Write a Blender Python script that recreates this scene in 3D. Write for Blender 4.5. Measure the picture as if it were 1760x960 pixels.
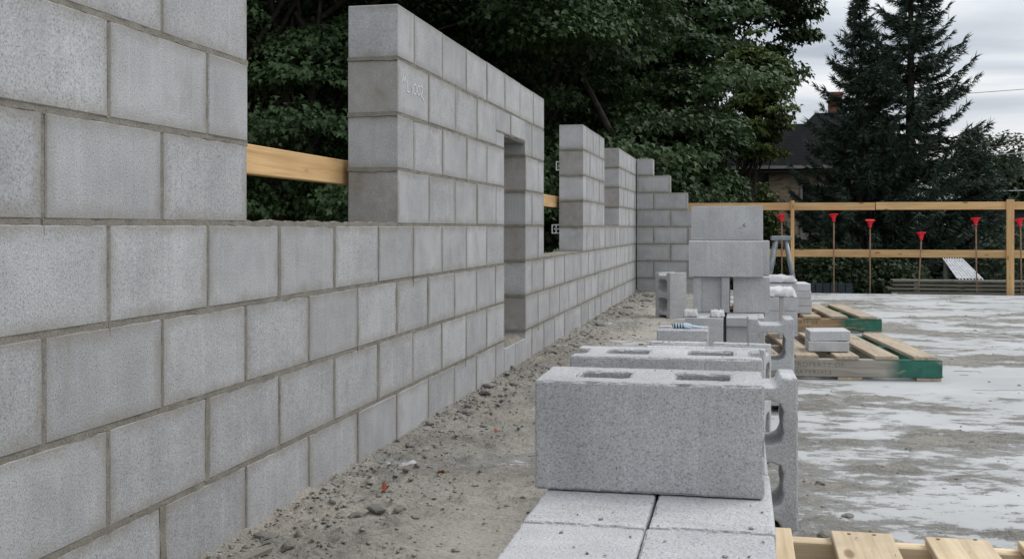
import bpy, bmesh, math, random
import numpy as np
from mathutils import Matrix, Vector, Euler

R = math.radians
random.seed(7)
RNG = np.random.default_rng(7)
SC = bpy.context.scene
COL = SC.collection
for o in list(bpy.data.objects):
    bpy.data.objects.remove(o, do_unlink=True)

# ------------------------------------------------------------------ camera
cam_d = bpy.data.cameras.new('camera')
cam = bpy.data.objects.new('camera', cam_d)
COL.objects.link(cam)
cam.location = (0, 0, .775)
cam.rotation_euler = (R(90), 0, R(12.0))
cam_d.sensor_width = 36
cam_d.lens = 36 * 1854.6 / 1760
cam_d.shift_y = -.0505
cam_d.clip_start = .05
cam_d.clip_end = 3000
SC.camera = cam

# ------------------------------------------------------------------ sky
SUN_EL, SUN_AZ = R(52), R(62)          # azimuth measured from +Y towards +X
world = bpy.data.worlds.new('World')
SC.world = world
world.use_nodes = True
wn, wl = world.node_tree.nodes, world.node_tree.links
wn.clear()
def WN(t, **k):
    n = wn.new(t)
    for a, b in k.items():
        setattr(n, a, b)
    return n
out = WN('ShaderNodeOutputWorld')
bg = WN('ShaderNodeBackground')
bg.inputs['Strength'].default_value = .1
sky = WN('ShaderNodeTexSky', sky_type='NISHITA', sun_disc=False)
sky.sun_elevation = SUN_EL
sky.sun_rotation = SUN_AZ
tc = WN('ShaderNodeTexCoord')
sep = WN('ShaderNodeSeparateXYZ')
wl.new(tc.outputs['Generated'], sep.inputs[0])
zc = WN('ShaderNodeMath', operation='MAXIMUM'); zc.inputs[1].default_value = 0
wl.new(sep.outputs['Z'], zc.inputs[0])
za = WN('ShaderNodeMath', operation='ADD'); za.inputs[1].default_value = .13
wl.new(zc.outputs[0], za.inputs[0])
dx = WN('ShaderNodeMath', operation='DIVIDE'); wl.new(sep.outputs['X'], dx.inputs[0]); wl.new(za.outputs[0], dx.inputs[1])
dy = WN('ShaderNodeMath', operation='DIVIDE'); wl.new(sep.outputs['Y'], dy.inputs[0]); wl.new(za.outputs[0], dy.inputs[1])
cmb = WN('ShaderNodeCombineXYZ'); wl.new(dx.outputs[0], cmb.inputs[0]); wl.new(dy.outputs[0], cmb.inputs[1])
mp = WN('ShaderNodeMapping'); mp.inputs['Scale'].default_value = (.9, 1.5, 1); mp.inputs['Location'].default_value = (3.4, 1.35, 0)
wl.new(cmb.outputs[0], mp.inputs[0])
cn = WN('ShaderNodeTexNoise'); cn.inputs['Scale'].default_value = .85; cn.inputs['Detail'].default_value = 7
cn.inputs['Roughness'].default_value = .5; cn.inputs['Distortion'].default_value = .35
wl.new(mp.outputs[0], cn.inputs['Vector'])
cr = WN('ShaderNodeValToRGB')
e = cr.color_ramp.elements
e[0].position, e[0].color = .36, (.50, .55, .62, 1)
e[1].position, e[1].color = .62, (1.06, 1.06, 1.06, 1)
m1 = cr.color_ramp.elements.new(.50); m1.color = (.78, .82, .87, 1)
wl.new(cn.outputs['Fac'], cr.inputs[0])
# overcast skies are brighter overhead than at the horizon
ov = WN('ShaderNodeMath', operation='MULTIPLY_ADD'); ov.inputs[1].default_value = 8.0; ov.inputs[2].default_value = 8.6
wl.new(zc.outputs[0], ov.inputs[0])
vm = WN('ShaderNodeVectorMath', operation='SCALE'); wl.new(cr.outputs[0], vm.inputs[0]); wl.new(ov.outputs[0], vm.inputs['Scale'])
mx = WN('ShaderNodeMix', data_type='RGBA'); mx.inputs['Factor'].default_value = .93
wl.new(sky.outputs[0], mx.inputs['A']); wl.new(vm.outputs[0], mx.inputs['B'])
wl.new(mx.outputs['Result'], bg.inputs['Color'])
wl.new(bg.outputs[0], out.inputs[0])

sun_d = bpy.data.lights.new('sun', 'SUN')
sun_d.energy = 1.5
sun_d.angle = R(30)
sun_d.color = (1, .97, .93)
sun = bpy.data.objects.new('sun', sun_d)
COL.objects.link(sun)
sdir = Vector((math.sin(SUN_AZ) * math.cos(SUN_EL), math.cos(SUN_AZ) * math.cos(SUN_EL), math.sin(SUN_EL)))
sun.rotation_euler = (-sdir).to_track_quat('-Z', 'Y').to_euler()
sun.location = (10, 5, 20)

SC.view_settings.view_transform = 'Standard'
SC.view_settings.look = 'None'
SC.view_settings.gamma = 1
SC.view_settings.exposure = 0
SC.view_settings.use_curve_mapping = False
SC.render.engine = 'CYCLES'
SC.cycles.max_bounces = 6
SC.cycles.diffuse_bounces = 4
SC.cycles.glossy_bounces = 2
SC.cycles.transmission_bounces = 3

# ------------------------------------------------------------------ helpers
def new_obj(name, mesh, parent=None, mat=None, loc=(0, 0, 0), rot=(0, 0, 0), label=None, cat=None, group=None, kind=None):
    o = bpy.data.objects.new(name, mesh)
    COL.objects.link(o)
    o.location = loc
    o.rotation_euler = rot
    if parent is not None:
        o.parent = parent
    if mat is not None and mesh is not None and not mesh.materials:
        mesh.materials.append(mat)
    if label: o['label'] = label
    if cat: o['category'] = cat
    if group: o['group'] = group
    if kind: o['kind'] = kind
    return o

def thing(name, label, cat, loc=(0, 0, 0), rot=(0, 0, 0), group=None, kind=None):
    return new_obj(name, None, loc=loc, rot=rot, label=label, cat=cat, group=group, kind=kind)

def mesh_np(name, verts, faces, mat=None, smooth=False):
    """verts (n,3), faces (m,k) array with constant k"""
    me = bpy.data.meshes.new(name)
    verts = np.asarray(verts, np.float32); faces = np.asarray(faces, np.int32)
    k = faces.shape[1]
    me.vertices.add(len(verts)); me.vertices.foreach_set('co', verts.ravel())
    me.loops.add(faces.size); me.loops.foreach_set('vertex_index', faces.ravel())
    me.polygons.add(len(faces))
    me.polygons.foreach_set('loop_start', np.arange(0, faces.size, k, dtype=np.int32))
    me.polygons.foreach_set('loop_total', np.full(len(faces), k, np.int32))
    if smooth:
        me.polygons.foreach_set('use_smooth', np.ones(len(faces), bool))
    me.update(calc_edges=True)
    me.validate()
    if mat: me.materials.append(mat)
    return me

class MB:
    """collects quads and tris into one mesh"""
    def __init__(s): s.v = []; s.f = []
    def add(s, vs, fs):
        n = len(s.v); s.v += [tuple(v) for v in vs]; s.f += [tuple(i + n for i in f) for f in fs]
    def box(s, x0, x1, y0, y1, z0, z1, M=None):
        vs = [Vector(p) for p in ((x0,y0,z0),(x1,y0,z0),(x1,y1,z0),(x0,y1,z0),(x0,y0,z1),(x1,y0,z1),(x1,y1,z1),(x0,y1,z1))]
        if M: vs = [M @ v for v in vs]
        s.add(vs, [(0,3,2,1),(4,5,6,7),(0,1,5,4),(1,2,6,5),(2,3,7,6),(3,0,4,7)])
    def tube(s, pts, rad, n=8, cap=True):
        pts = [Vector(p) for p in pts]
        if not hasattr(rad, '__len__'): rad = [rad] * len(pts)
        base = len(s.v)
        for i, p in enumerate(pts):
            d = (pts[min(i+1, len(pts)-1)] - pts[max(i-1, 0)]).normalized()
            a = d.orthogonal() if abs(d.z) > .99 else d.cross(Vector((0, 0, 1)))
            a.normalize(); b = d.cross(a)
            for k in range(n):
                t = 2 * math.pi * k / n
                s.v.append(tuple(p + a * math.cos(t) * rad[i] + b * math.sin(t) * rad[i]))
        for i in range(len(pts) - 1):
            for k in range(n):
                q = base + i * n
                s.f.append((q + k, q + (k+1) % n, q + n + (k+1) % n, q + n + k))
        if cap:
            s.f.append(tuple(base + k for k in range(n))[::-1])
            s.f.append(tuple(base + (len(pts)-1) * n + k for k in range(n)))
    def mesh(s, name, mat=None, smooth=False, bevel=0):
        me = bpy.data.meshes.new(name)
        me.from_pydata(s.v, [], s.f)
        if bevel or True:
            bm = bmesh.new(); bm.from_mesh(me)
            bmesh.ops.recalc_face_normals(bm, faces=bm.faces)
            if bevel:
                bmesh.ops.bevel(bm, geom=list(bm.edges), offset=bevel, segments=1, affect='EDGES', clamp_overlap=True)
            bm.to_mesh(me); bm.free()
        if smooth:
            for p in me.polygons: p.use_smooth = True
        if mat: me.materials.append(mat)
        return me

_boxes = {}
def box_mesh(sx, sy, sz, mat, bevel=.003, key=''):
    k = (round(sx, 3), round(sy, 3), round(sz, 3), mat.name, bevel, key)
    if k not in _boxes:
        b = MB(); b.box(-sx/2, sx/2, -sy/2, sy/2, -sz/2, sz/2)
        _boxes[k] = b.mesh('box', mat, bevel=bevel)
    return _boxes[k]

# lattice value noise
_TAB = np.random.default_rng(99).random((256, 256)).astype(np.float32)
def vnoise(x, y):
    xi = np.floor(x).astype(int); yi = np.floor(y).astype(int)
    fx = x - xi; fy = y - yi
    fx = fx * fx * (3 - 2 * fx); fy = fy * fy * (3 - 2 * fy)
    t = lambda a, b: _TAB[a & 255, b & 255]
    return (t(xi, yi) * (1-fx) + t(xi+1, yi) * fx) * (1-fy) + (t(xi, yi+1) * (1-fx) + t(xi+1, yi+1) * fx) * fy
def fbm(x, y, oct=5, gain=.5):
    a, s, n = 1., 0., 0.
    for i in range(oct):
        s = s + a * vnoise(x + 17.3 * i, y + 9.1 * i); n += a
        x = x * 2.03; y = y * 2.03; a *= gain
    return s / n

# ------------------------------------------------------------------ materials
class NT:
    def __init__(s, name):
        s.m = bpy.data.materials.new(name); s.m.use_nodes = True
        s.n, s.l = s.m.node_tree.nodes, s.m.node_tree.links
        s.b = s.n['Principled BSDF']
        s.b.inputs['Specular IOR Level'].default_value = .25
        s.tc = s.n.new('ShaderNodeTexCoord')
        s.oi = s.n.new('ShaderNodeObjectInfo')
    def new(s, t, **k):
        n = s.n.new(t)
        for a, b in k.items(): setattr(n, a, b)
        return n
    def link(s, a, b): s.l.new(a, b)
    def val(s, sock, v):
        if hasattr(v, 'is_output') or isinstance(v, bpy.types.NodeSocket): s.l.new(v, sock)
        else: sock.default_value = v
    def math(s, op, a, b=None, c=None, clamp=False):
        n = s.new('ShaderNodeMath', operation=op, use_clamp=clamp)
        s.val(n.inputs[0], a)
        if b is not None: s.val(n.inputs[1], b)
        if c is not None: s.val(n.inputs[2], c)
        return n.outputs[0]
    def coords(s, scale=(1, 1, 1), rnd=True, src='Object'):
        v = s.tc.outputs[src]
        if rnd:
            k = s.new('ShaderNodeVectorMath', operation='SCALE'); k.inputs[0].default_value = (37.1, 53.7, 71.3)
            s.link(s.oi.outputs['Random'], k.inputs['Scale'])
            a = s.new('ShaderNodeVectorMath', operation='ADD'); s.link(v, a.inputs[0]); s.link(k.outputs[0], a.inputs[1]); v = a.outputs[0]
        m = s.new('ShaderNodeMapping'); m.inputs['Scale'].default_value = scale
        s.link(v, m.inputs[0])
        return m.outputs[0]
    def noise(s, vec, scale, detail=3, rough=.5, dist=0):
        n = s.new('ShaderNodeTexNoise'); s.link(vec, n.inputs['Vector'])
        n.inputs['Scale'].default_value = scale; n.inputs['Detail'].default_value = detail
        n.inputs['Roughness'].default_value = rough; n.inputs['Distortion'].default_value = dist
        return n.outputs['Fac']
    def ramp(s, fac, *els):
        r = s.new('ShaderNodeValToRGB'); s.link(fac, r.inputs[0])
        E = r.color_ramp.elements
        while len(E) < len(els): E.new(.5)
        for q, (p, c) in zip(E, els):
            q.position = p
            q.color = (*c, 1) if hasattr(c, '__len__') else (c, c, c, 1)
        return r.outputs[0]
    def mix(s, fac, a, b, mode='MIX'):
        n = s.new('ShaderNodeMix', data_type='RGBA', blend_type=mode)
        s.val(n.inputs['Factor'], fac)
        for k, v in (('A', a), ('B', b)):
            if isinstance(v, bpy.types.NodeSocket): s.link(v, n.inputs[k])
            else: n.inputs[k].default_value = (*v, 1) if hasattr(v, '__len__') else (v, v, v, 1)
        return n.outputs['Result']
    def bump(s, h, strength, dist):
        b = s.new('ShaderNodeBump'); b.inputs['Strength'].default_value = strength; b.inputs['Distance'].default_value = dist
        s.link(h, b.inputs['Height']); s.link(b.outputs[0], s.b.inputs['Normal'])
    def done(s, col, rough=.9):
        s.val(s.b.inputs['Base Color'], col if isinstance(col, bpy.types.NodeSocket) else (*col, 1))
        s.val(s.b.inputs['Roughness'], rough)
        return s.m

def mat_block(name, stain=0., base=.40, speck=1., grain=250):
    t = NT(name)
    v = t.coords()
    g = t.noise(v, grain, 3, .62)
    col = t.ramp(g, (.29, (base*.40, base*.40, base*.405)), (.42, (base*.875, base*.885, base*.905)), (.56, (base*1.04, base*1.04, base*1.06)), (.72, (base*1.27, base*1.28, base*1.30)))
    flat = (base*.98, base*.99, base*1.005)
    col = t.mix(1 - speck, col, flat)
    big = t.noise(v, 7, 3, .55)
    col = t.mix(1., col, t.ramp(big, (.3, .86), (.7, 1.1)), 'MULTIPLY')
    st = t.noise(t.coords((55, 55, 2.2)), 1, 2, .5)
    col = t.mix(1., col, t.ramp(st, (.28, .95), (.60, 1.0), (.76, 1.09)), 'MULTIPLY')
    # each block comes out of its own batch
    ob = t.math('MULTIPLY_ADD', t.oi.outputs['Random'], .20, .91)
    k = t.new('ShaderNodeVectorMath', operation='SCALE'); t.link(col, k.inputs[0]); t.link(ob, k.inputs['Scale']); col = k.outputs[0]
    if stain:
        s = t.new('ShaderNodeSeparateXYZ'); t.link(t.tc.outputs['Object'], s.inputs[0])
        az = t.math('ABSOLUTE', s.outputs['Z']); ax = t.math('ABSOLUTE', s.outputs['X'])
        ax = t.math('SUBTRACT', ax, .10)
        ed = t.math('MAXIMUM', az, ax)
        nz = t.noise(v, 14, 4, .6)
        ed = t.math('MULTIPLY_ADD', nz, .085, ed)
        fac = t.math('MULTIPLY', t.math('SUBTRACT', ed, .108), 20, clamp=True)
        fac = t.math('MULTIPLY', fac, stain)
        col = t.mix(fac, col, (.205, .185, .150))
        sp = t.noise(t.coords((9, 9, 4)), 1.0, 4, .6)
        sp = t.math('MULTIPLY', t.math('SUBTRACT', sp, .62), 6, clamp=True)
        col = t.mix(t.math('MULTIPLY', sp, .5), col, (.22, .20, .165))
    h = t.math('ADD', t.noise(v, 260, 3, .6), t.math('MULTIPLY', t.noise(v, 60, 2), .5))
    t.bump(h, .55, .0016)
    return t.done(col, .93)

M_BLOCK = mat_block('wall_block_concrete', stain=.85, base=.385, grain=270)
M_LOOSE = mat_block('loose_block_concrete', base=.445, grain=330)
M_CUT = mat_block('cut_block_concrete', base=.50, speck=.75)

def mat_mortar():
    t = NT('mortar')
    v = t.coords(rnd=False)
    c = t.ramp(t.noise(v, 18, 4, .6), (.3, (.175, .163, .137)), (.7, (.265, .248, .213)))
    c = t.mix(1, c, t.ramp(t.noise(v, 300, 2), (.3, .72), (.7, 1.15)), 'MULTIPLY')
    t.bump(t.noise(v, 160, 4, .65), .8, .003)
    return t.done(c, .95)
M_MORTAR = mat_mortar()

def mat_dirt():
    t = NT('mortar_dirt')
    v = t.coords(rnd=False)
    c = t.ramp(t.noise(v, 2.2, 5, .6), (.3, (.215, .200, .175)), (.5, (.275, .260, .230)), (.72, (.36, .342, .308)))
    c = t.mix(t.math('MULTIPLY', t.math('SUBTRACT', t.noise(v, .9, 3), .52), 4, clamp=True), c, (.40, .36, .30))
    gr = t.noise(v, 95, 5, .75)
    c = t.mix(1, c, t.ramp(gr, (.30, .42), (.46, .95), (.72, 1.3)), 'MULTIPLY')
    pale = t.ramp(t.noise(v, 1.3, 5, .6), (.3, (.38, .39, .395)), (.6, (.48, .49, .495)), (.8, (.54, .545, .545)))
    # the spill thins out to dust and crumbs before the clean concrete shows
    at = t.new('ShaderNodeAttribute', attribute_name='cover')
    n1 = t.noise(t.coords((9, 15, 12), rnd=False), 1, 7, .80)
    n2 = t.noise(v, 130, 4, .7)
    k = t.math('MULTIPLY_ADD', t.math('SUBTRACT', n1, .5), .85, at.outputs['Fac'])
    k = t.math('MULTIPLY_ADD', t.math('SUBTRACT', n2, .5), .30, k)
    f = t.math('MULTIPLY_ADD', k, 5.0, .45, clamp=True)
    film = t.math('MULTIPLY_ADD', t.math('ADD', at.outputs['Fac'], t.math('MULTIPLY', t.math('SUBTRACT', n1, .5), .3)), 1.9, .50, clamp=True)
    pale = t.mix(t.math('MULTIPLY', film, .8), pale, (.37, .355, .325))
    tr_ = t.new('ShaderNodeAttribute', attribute_name='trodden')
    tf = t.math('MULTIPLY', t.math('MULTIPLY_ADD', t.math('SUBTRACT', n1, .5), 1.6, tr_.outputs['Fac']), .8, clamp=True)
    c = t.mix(tf, c, t.mix(1, (.44, .412, .362), t.ramp(gr, (.3, .75), (.6, 1.06)), 'MULTIPLY'))
    col = t.mix(f, pale, c)
    h = t.math('ADD', gr, t.noise(v, 35, 3, .6))
    t.bump(t.math('MULTIPLY', h, t.math('MULTIPLY_ADD', f, .92, .08)), .95, .009)
    t.b.inputs['Specular IOR Level'].default_value = .1
    return t.done(col, 1.)
M_DIRT = mat_dirt()

def mat_stone():
    t = NT('mortar_lump')
    v = t.coords(rnd=False)
    c = t.ramp(t.noise(v, 12, 3), (.3, (.19, .178, .157)), (.7, (.35, .335, .305)))
    c = t.mix(1, c, t.ramp(t.noise(v, 180, 3, .7), (.3, .65), (.7, 1.2)), 'MULTIPLY')
    t.bump(t.noise(v, 150, 4, .7), .8, .004)
    return t.done(c, .96)
M_STONE = mat_stone()

def mat_deck():
    t = NT('precast_concrete')
    v = t.coords(rnd=True)
    c = t.ramp(t.noise(v, 1.3, 5, .6), (.3, (.38, .39, .395)), (.6, (.48, .49, .495)), (.8, (.54, .545, .545)))
    du = t.noise(t.coords((1.2, 3.6, 1)), 1.7, 6, .68)
    c = t.mix(t.math('MULTIPLY', t.math('SUBTRACT', du, .52), 3, clamp=True), c, (.40, .385, .355))
    c = t.mix(1, c, t.ramp(t.noise(v, 70, 5, .7), (.27, .62), (.42, 1.0), (.8, 1.06)), 'MULTIPLY')
    t.bump(t.noise(v, 80, 4, .6), .35, .003)
    t.b.inputs['Specular IOR Level'].default_value = .1
    return t.done(c, .95)
M_DECK = mat_deck()

def mat_wood(name, a, b, knots=True, green=None, dirt=0., rough=.75):
    """grain runs along local X; green = local x beyond which the paint starts"""
    t = NT(name)
    v = t.coords((1, 1, 1))
    gr = t.noise(t.coords((1.4, 38, 38)), 1.6, 4, .6, .6)
    col = t.ramp(gr, (.28, a), (.62, b))
    col = t.mix(1, col, t.ramp(t.noise(t.coords((3, 9, 9)), 1, 2), (.3, .88), (.7, 1.1)), 'MULTIPLY')
    if knots:
        vo = t.new('ShaderNodeTexVoronoi'); vo.inputs['Scale'].default_value = 1; t.link(t.coords((4.2, 13, 13)), vo.inputs['Vector'])
        kf = t.math('MULTIPLY', t.math('SUBTRACT', .17, vo.outputs['Distance']), 14, clamp=True)
        col = t.mix(t.math('MULTIPLY', kf, .75), col, (a[0]*.42, a[1]*.33, a[2]*.27))
    if dirt:
        df = t.math('MULTIPLY', t.math('SUBTRACT', t.noise(v, 6, 5, .65), .48), 6, clamp=True)
        col = t.mix(t.math('MULTIPLY', df, dirt), col, (.30, .28, .25))
    if green is not None:
        s = t.new('ShaderNodeSeparateXYZ'); t.link(t.tc.outputs['Object'], s.inputs[0])
        e = t.math('MULTIPLY_ADD', t.noise(v, 9, 3), .10, s.outputs['X'])
        f = t.math('MULTIPLY', t.math('SUBTRACT', e, green + .05), 14, clamp=True)
        f = t.math('MULTIPLY', f, t.math('MULTIPLY', t.math('SUBTRACT', t.noise(t.coords((10, 45, 45)), 1, 5, .7), .25), 5, clamp=True))
        col = t.mix(t.math('MULTIPLY', f, .93), col, t.ramp(t.noise(v, 11, 4, .6), (.3, (.010, .085, .058)), (.7, (.018, .165, .118))))
    ob = t.math('MULTIPLY_ADD', t.oi.outputs['Random'], .26, .87)
    k = t.new('ShaderNodeVectorMath', operation='SCALE'); t.link(col, k.inputs[0]); t.link(ob, k.inputs['Scale'])
    t.bump(gr, .25, .002)
    return t.done(k.outputs[0], rough)
M_LUMBER = mat_wood('pine_lumber', (.42, .25, .108), (.58, .385, .19))
M_PALLET = mat_wood('pallet_pine', (.47, .36, .22), (.66, .53, .36), dirt=.25)
M_PALOLD = mat_wood('weathered_pallet', (.26, .20, .135), (.44, .36, .27), dirt=.5)
M_PALGREY = mat_wood('grey_stringer', (.25, .225, .19), (.40, .37, .32), knots=False, green=.36, dirt=.2)
M_PALBRN = mat_wood('brown_stringer', (.27, .17, .09), (.44, .31, .19), knots=False, green=.30, dirt=.15)
M_OLDWOOD = mat_wood('old_grey_board', (.10, .092, .075), (.20, .19, .16))

def mat_plain(name, col, rough=.6, var=.15, scale=8, metal=0., bump=0.):
    t = NT(name)
    v = t.coords()
    c = t.mix(1, col, t.ramp(t.noise(v, scale, 4, .6), (.3, 1 - var), (.7, 1 + var)), 'MULTIPLY')
    t.b.inputs['Metallic'].default_value = metal
    if bump: t.bump(t.noise(v, scale * 6, 3), bump, .003)
    return t.done(c, rough)
M_STEEL = mat_plain('galvanised_steel', (.24, .26, .27), .5, .25, 20, .4)
M_REBAR = mat_plain('rusty_rebar', (.21, .13, .085), .85, .35, 40)
M_RED = mat_plain('red_plastic', (.72, .02, .035), .45, .08)
M_CHALK = mat_plain('white_chalk', (.74, .75, .75), 1, .2, 120)
M_GLOVE = None
M_STENCIL = mat_plain('faded_stencil_ink', (.13, .115, .095), .9, .3, 60)
M_STENCIL2 = mat_plain('faded_grey_stencil_ink', (.215, .195, .165), .9, .3, 60)
M_WHITE = mat_plain('white_metal', (.55, .56, .57), .5, .05)
M_LINTEL = mat_plain('steel_lintel', (.20, .195, .19), .7, .2)
M_BARK = mat_plain('bark', (.055, .045, .036), .95, .4, 9, bump=.8)
M_TRIM = mat_plain('grey_trim', (.36, .35, .32), .6, .08)
M_SIDING = mat_plain('grey_siding', (.20, .20, .195), .7, .08)
M_GLASS = mat_plain('dark_pane', (.015, .018, .02), .12, .1)
M_DARKSOFFIT = mat_plain('dark_soffit', (.02, .02, .023), .8, .1)
M_WIRE = mat_plain('weathered_wire', (.55, .55, .55), .6, .05)
M_TIN = mat_plain('corrugated_tin', (.62, .63, .64), .45, .2, 12, .2)
M_SHED = mat_plain('shed_boards', (.075, .082, .088), .85, .2, 5)
M_BLUE = mat_plain('blue_grey_fence', (.045, .058, .07), .85, .2)

def mat_leaf(name, a, b, trans=.22):
    t = NT(name)
    v = t.coords(rnd=False)
    c = t.ramp(t.noise(v, .8, 3, .6), (.3, a), (.7, b))
    g = t.new('ShaderNodeNewGeometry')
    c = t.mix(1, c, t.ramp(g.outputs['Random Per Island'], (0., .62), (1., 1.4)), 'MULTIPLY')
    t.link(c, t.b.inputs['Base Color'])
    t.b.inputs['Roughness'].default_value = .55
    tr = t.new('ShaderNodeBsdfTranslucent'); t.link(c, tr.inputs[0])
    ms = t.new('ShaderNodeMixShader'); ms.inputs[0].default_value = trans
    t.link(t.b.outputs[0], ms.inputs[1]); t.link(tr.outputs[0], ms.inputs[2])
    t.link(ms.outputs[0], t.n['Material Output'].inputs[0])
    return t.m
M_MAPLE = mat_leaf('maple_leaves', (.036, .066, .026), (.066, .108, .042))
M_MAPLE2 = mat_leaf('far_maple_leaves', (.032, .058, .024), (.058, .092, .036))
M_LIGHTLEAF = mat_leaf('light_green_leaves', (.06, .095, .022), (.10, .14, .035))
M_SPRUCE = mat_leaf('spruce_needles', (.030, .050, .036), (.050, .076, .055), .08)
M_HEDGE = mat_leaf('shrub_leaves', (.025, .045, .018), (.045, .07, .028))
M_DEADLEAF = mat_leaf('dead_leaf', (.16, .05, .02), (.26, .10, .04))

def mat_brick(name, a, b, mortar, sc=1.):
    t = NT(name)
    m = t.new('ShaderNodeMapping'); m.inputs['Rotation'].default_value = (R(90), 0, 0)
    t.link(t.tc.outputs['Object'], m.inputs[0])
    br = t.new('ShaderNodeTexBrick'); t.link(m.outputs[0], br.inputs['Vector'])
    br.inputs['Scale'].default_value = sc
    br.inputs['Color1'].default_value = (*a, 1); br.inputs['Color2'].default_value = (*b, 1); br.inputs['Mortar'].default_value = (*mortar, 1)
    br.inputs['Brick Width'].default_value = .22; br.inputs['Row Height'].default_value = .075; br.inputs['Mortar Size'].default_value = .010
    c = t.mix(1, br.outputs['Color'], t.ramp(t.noise(t.coords((3, 3, 11)), 1, 2), (.35, .55), (.5, 1.)), 'MULTIPLY')
    return t.done(c, .9)
M_YBRICK = mat_brick('yellow_brick', (.52, .42, .29), (.42, .34, .24), (.32, .29, .25))
M_RBRICK = mat_brick('red_brick', (.20, .075, .05), (.15, .06, .045), (.16, .13, .11))
M_OBRICK = mat_brick('chimney_brick', (.24, .085, .045), (.18, .065, .04), (.2, .16, .13))

def mat_roof():
    t = NT('asphalt_shingle')
    s = t.new('ShaderNodeSeparateXYZ'); t.link(t.tc.outputs['Object'], s.inputs[0])
    w = t.math('FRACT', t.math('MULTIPLY', s.outputs['Z'], 9))
    c = t.ramp(w, (0., (.008, .009, .010)), (.18, (.017, .018, .020)), (1., (.021, .022, .024)))
    c = t.mix(1, c, t.ramp(t.noise(t.coords((6, 6, 9)), 1, 3), (.3, .75), (.7, 1.2)), 'MULTIPLY')
    t.b.inputs['Specular IOR Level'].default_value = .02
    return t.done(c, 1.)
M_ROOF = mat_roof()
def mat_ground():
    t = NT('lawn')
    v = t.coords(rnd=False)
    c = t.ramp(t.noise(v, .6, 6, .65), (.3, (.022, .030, .014)), (.55, (.04, .055, .022)), (.75, (.09, .075, .05)))
    t.bump(t.noise(v, 12, 4), .6, .05)
    return t.done(c, .95)
M_LAWN = mat_ground()

# ------------------------------------------------------------------ the setting: ground, deck
GZ = -1.4
b = MB(); b.add([(-900, -900, GZ), (900, -900, GZ), (900, 900, GZ), (-900, 900, GZ)], [(0, 1, 2, 3)])
new_obj('ground', b.mesh('ground', M_LAWN), kind='structure')
DX0, DX1, DY1 = -1.415, 8.0, 13.30
deck = thing('concrete_deck', None, None, kind='structure')
seams = [DY1] + [12.05 - 1.235 * k for k in range(14)]
for i in range(len(seams) - 1):
    y1, y0 = seams[i], seams[i + 1]
    me = box_mesh(DX1 - DX0, y1 - y0 - .012, .2, M_DECK, .004)
    new_obj('floor_plank', me, deck, loc=((DX0 + DX1) / 2, (y0 + y1) / 2, -.1 - random.uniform(0, .0025)))
b = MB(); b.box(DX0 + .03, DX1 - .03, seams[-1] + .03, DY1 - .03, GZ - .1, -.205)
new_obj('foundation', b.mesh('foundation', M_MORTAR), deck)

# ------------------------------------------------------------------ block meshes
def curve_mesh(name, loops, half, mat, bevel=.002):
    """flat outline with holes, extruded +-half along local Z"""
    cu = bpy.data.curves.new(name, 'CURVE'); cu.dimensions = '2D'; cu.fill_mode = 'BOTH'
    cu.extrude = half - bevel; cu.bevel_depth = bevel; cu.bevel_resolution = 0; cu.offset = -bevel
    for lp in loops:
        sp = cu.splines.new('POLY'); sp.points.add(len(lp) - 1)
        for p, (x, y) in zip(sp.points, lp): p.co = (x, y, 0, 1)
        sp.use_cyclic_u = True
    o = bpy.data.objects.new(name, cu); COL.objects.link(o)
    bpy.context.view_layer.update()
    dg = bpy.context.evaluated_depsgraph_get()
    me = bpy.data.meshes.new_from_object(o.evaluated_get(dg))
    bpy.data.objects.remove(o); bpy.data.curves.remove(cu)
    me.name = name; me.polygons.foreach_set('use_smooth', [False] * len(me.polygons)); me.materials.clear(); me.materials.append(mat)
    return me
def rrect(x0, x1, y0, y1, c, bow=0.):
    """rectangle with cut corners; bow = how far the long sides bulge inwards"""
    xm = (x0 + x1) / 2
    pts = [(x0 + c, y0), (xm, y0 + bow), (x1 - c, y0), (x1 - c*.3, y0 + c*.3), (x1, y0 + c), (x1, y1 - c), (x1 - c*.3, y1 - c*.3),
           (x1 - c, y1), (xm, y1 - bow), (x0 + c, y1), (x0 + c*.3, y1 - c*.3), (x0, y1 - c), (x0, y0 + c), (x0 + c*.3, y0 + c*.3)]
    return pts[::-1]
L, W, Hh = .39, .19, .19
flat_out = [(-L/2, -W/2), (L/2, -W/2), (L/2, W/2), (-L/2, W/2)]
def notch(sg):
    e = sg * L / 2; i = sg * (L / 2 - .026)
    p = [(e, -W/2), (e, -.055), (i + sg*.006, -.046), (i, -.036), (i, .036), (i + sg*.006, .046), (e, .055), (e, W/2)]
    return p if sg > 0 else p[::-1]
flange_out = notch(1) + notch(-1)
cores = [rrect(-.128, -.038, -.044, .044, .010, .003), rrect(.044, .138, -.044, .044, .010, .003)]
cores_o = [rrect(-.138, -.022, -.060, .060, .03, .004), rrect(.022, .138, -.060, .060, .03, .004)]
ME_FLAT = curve_mesh('hollow_block', [flat_out] + cores, Hh / 2, M_LOOSE)
ME_NARROW = curve_mesh('flanged_narrow_block', [flange_out] + cores, Hh / 2, M_LOOSE)
ME_FLANGE = curve_mesh('flanged_block', [flange_out] + cores_o, Hh / 2, M_LOOSE)

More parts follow.
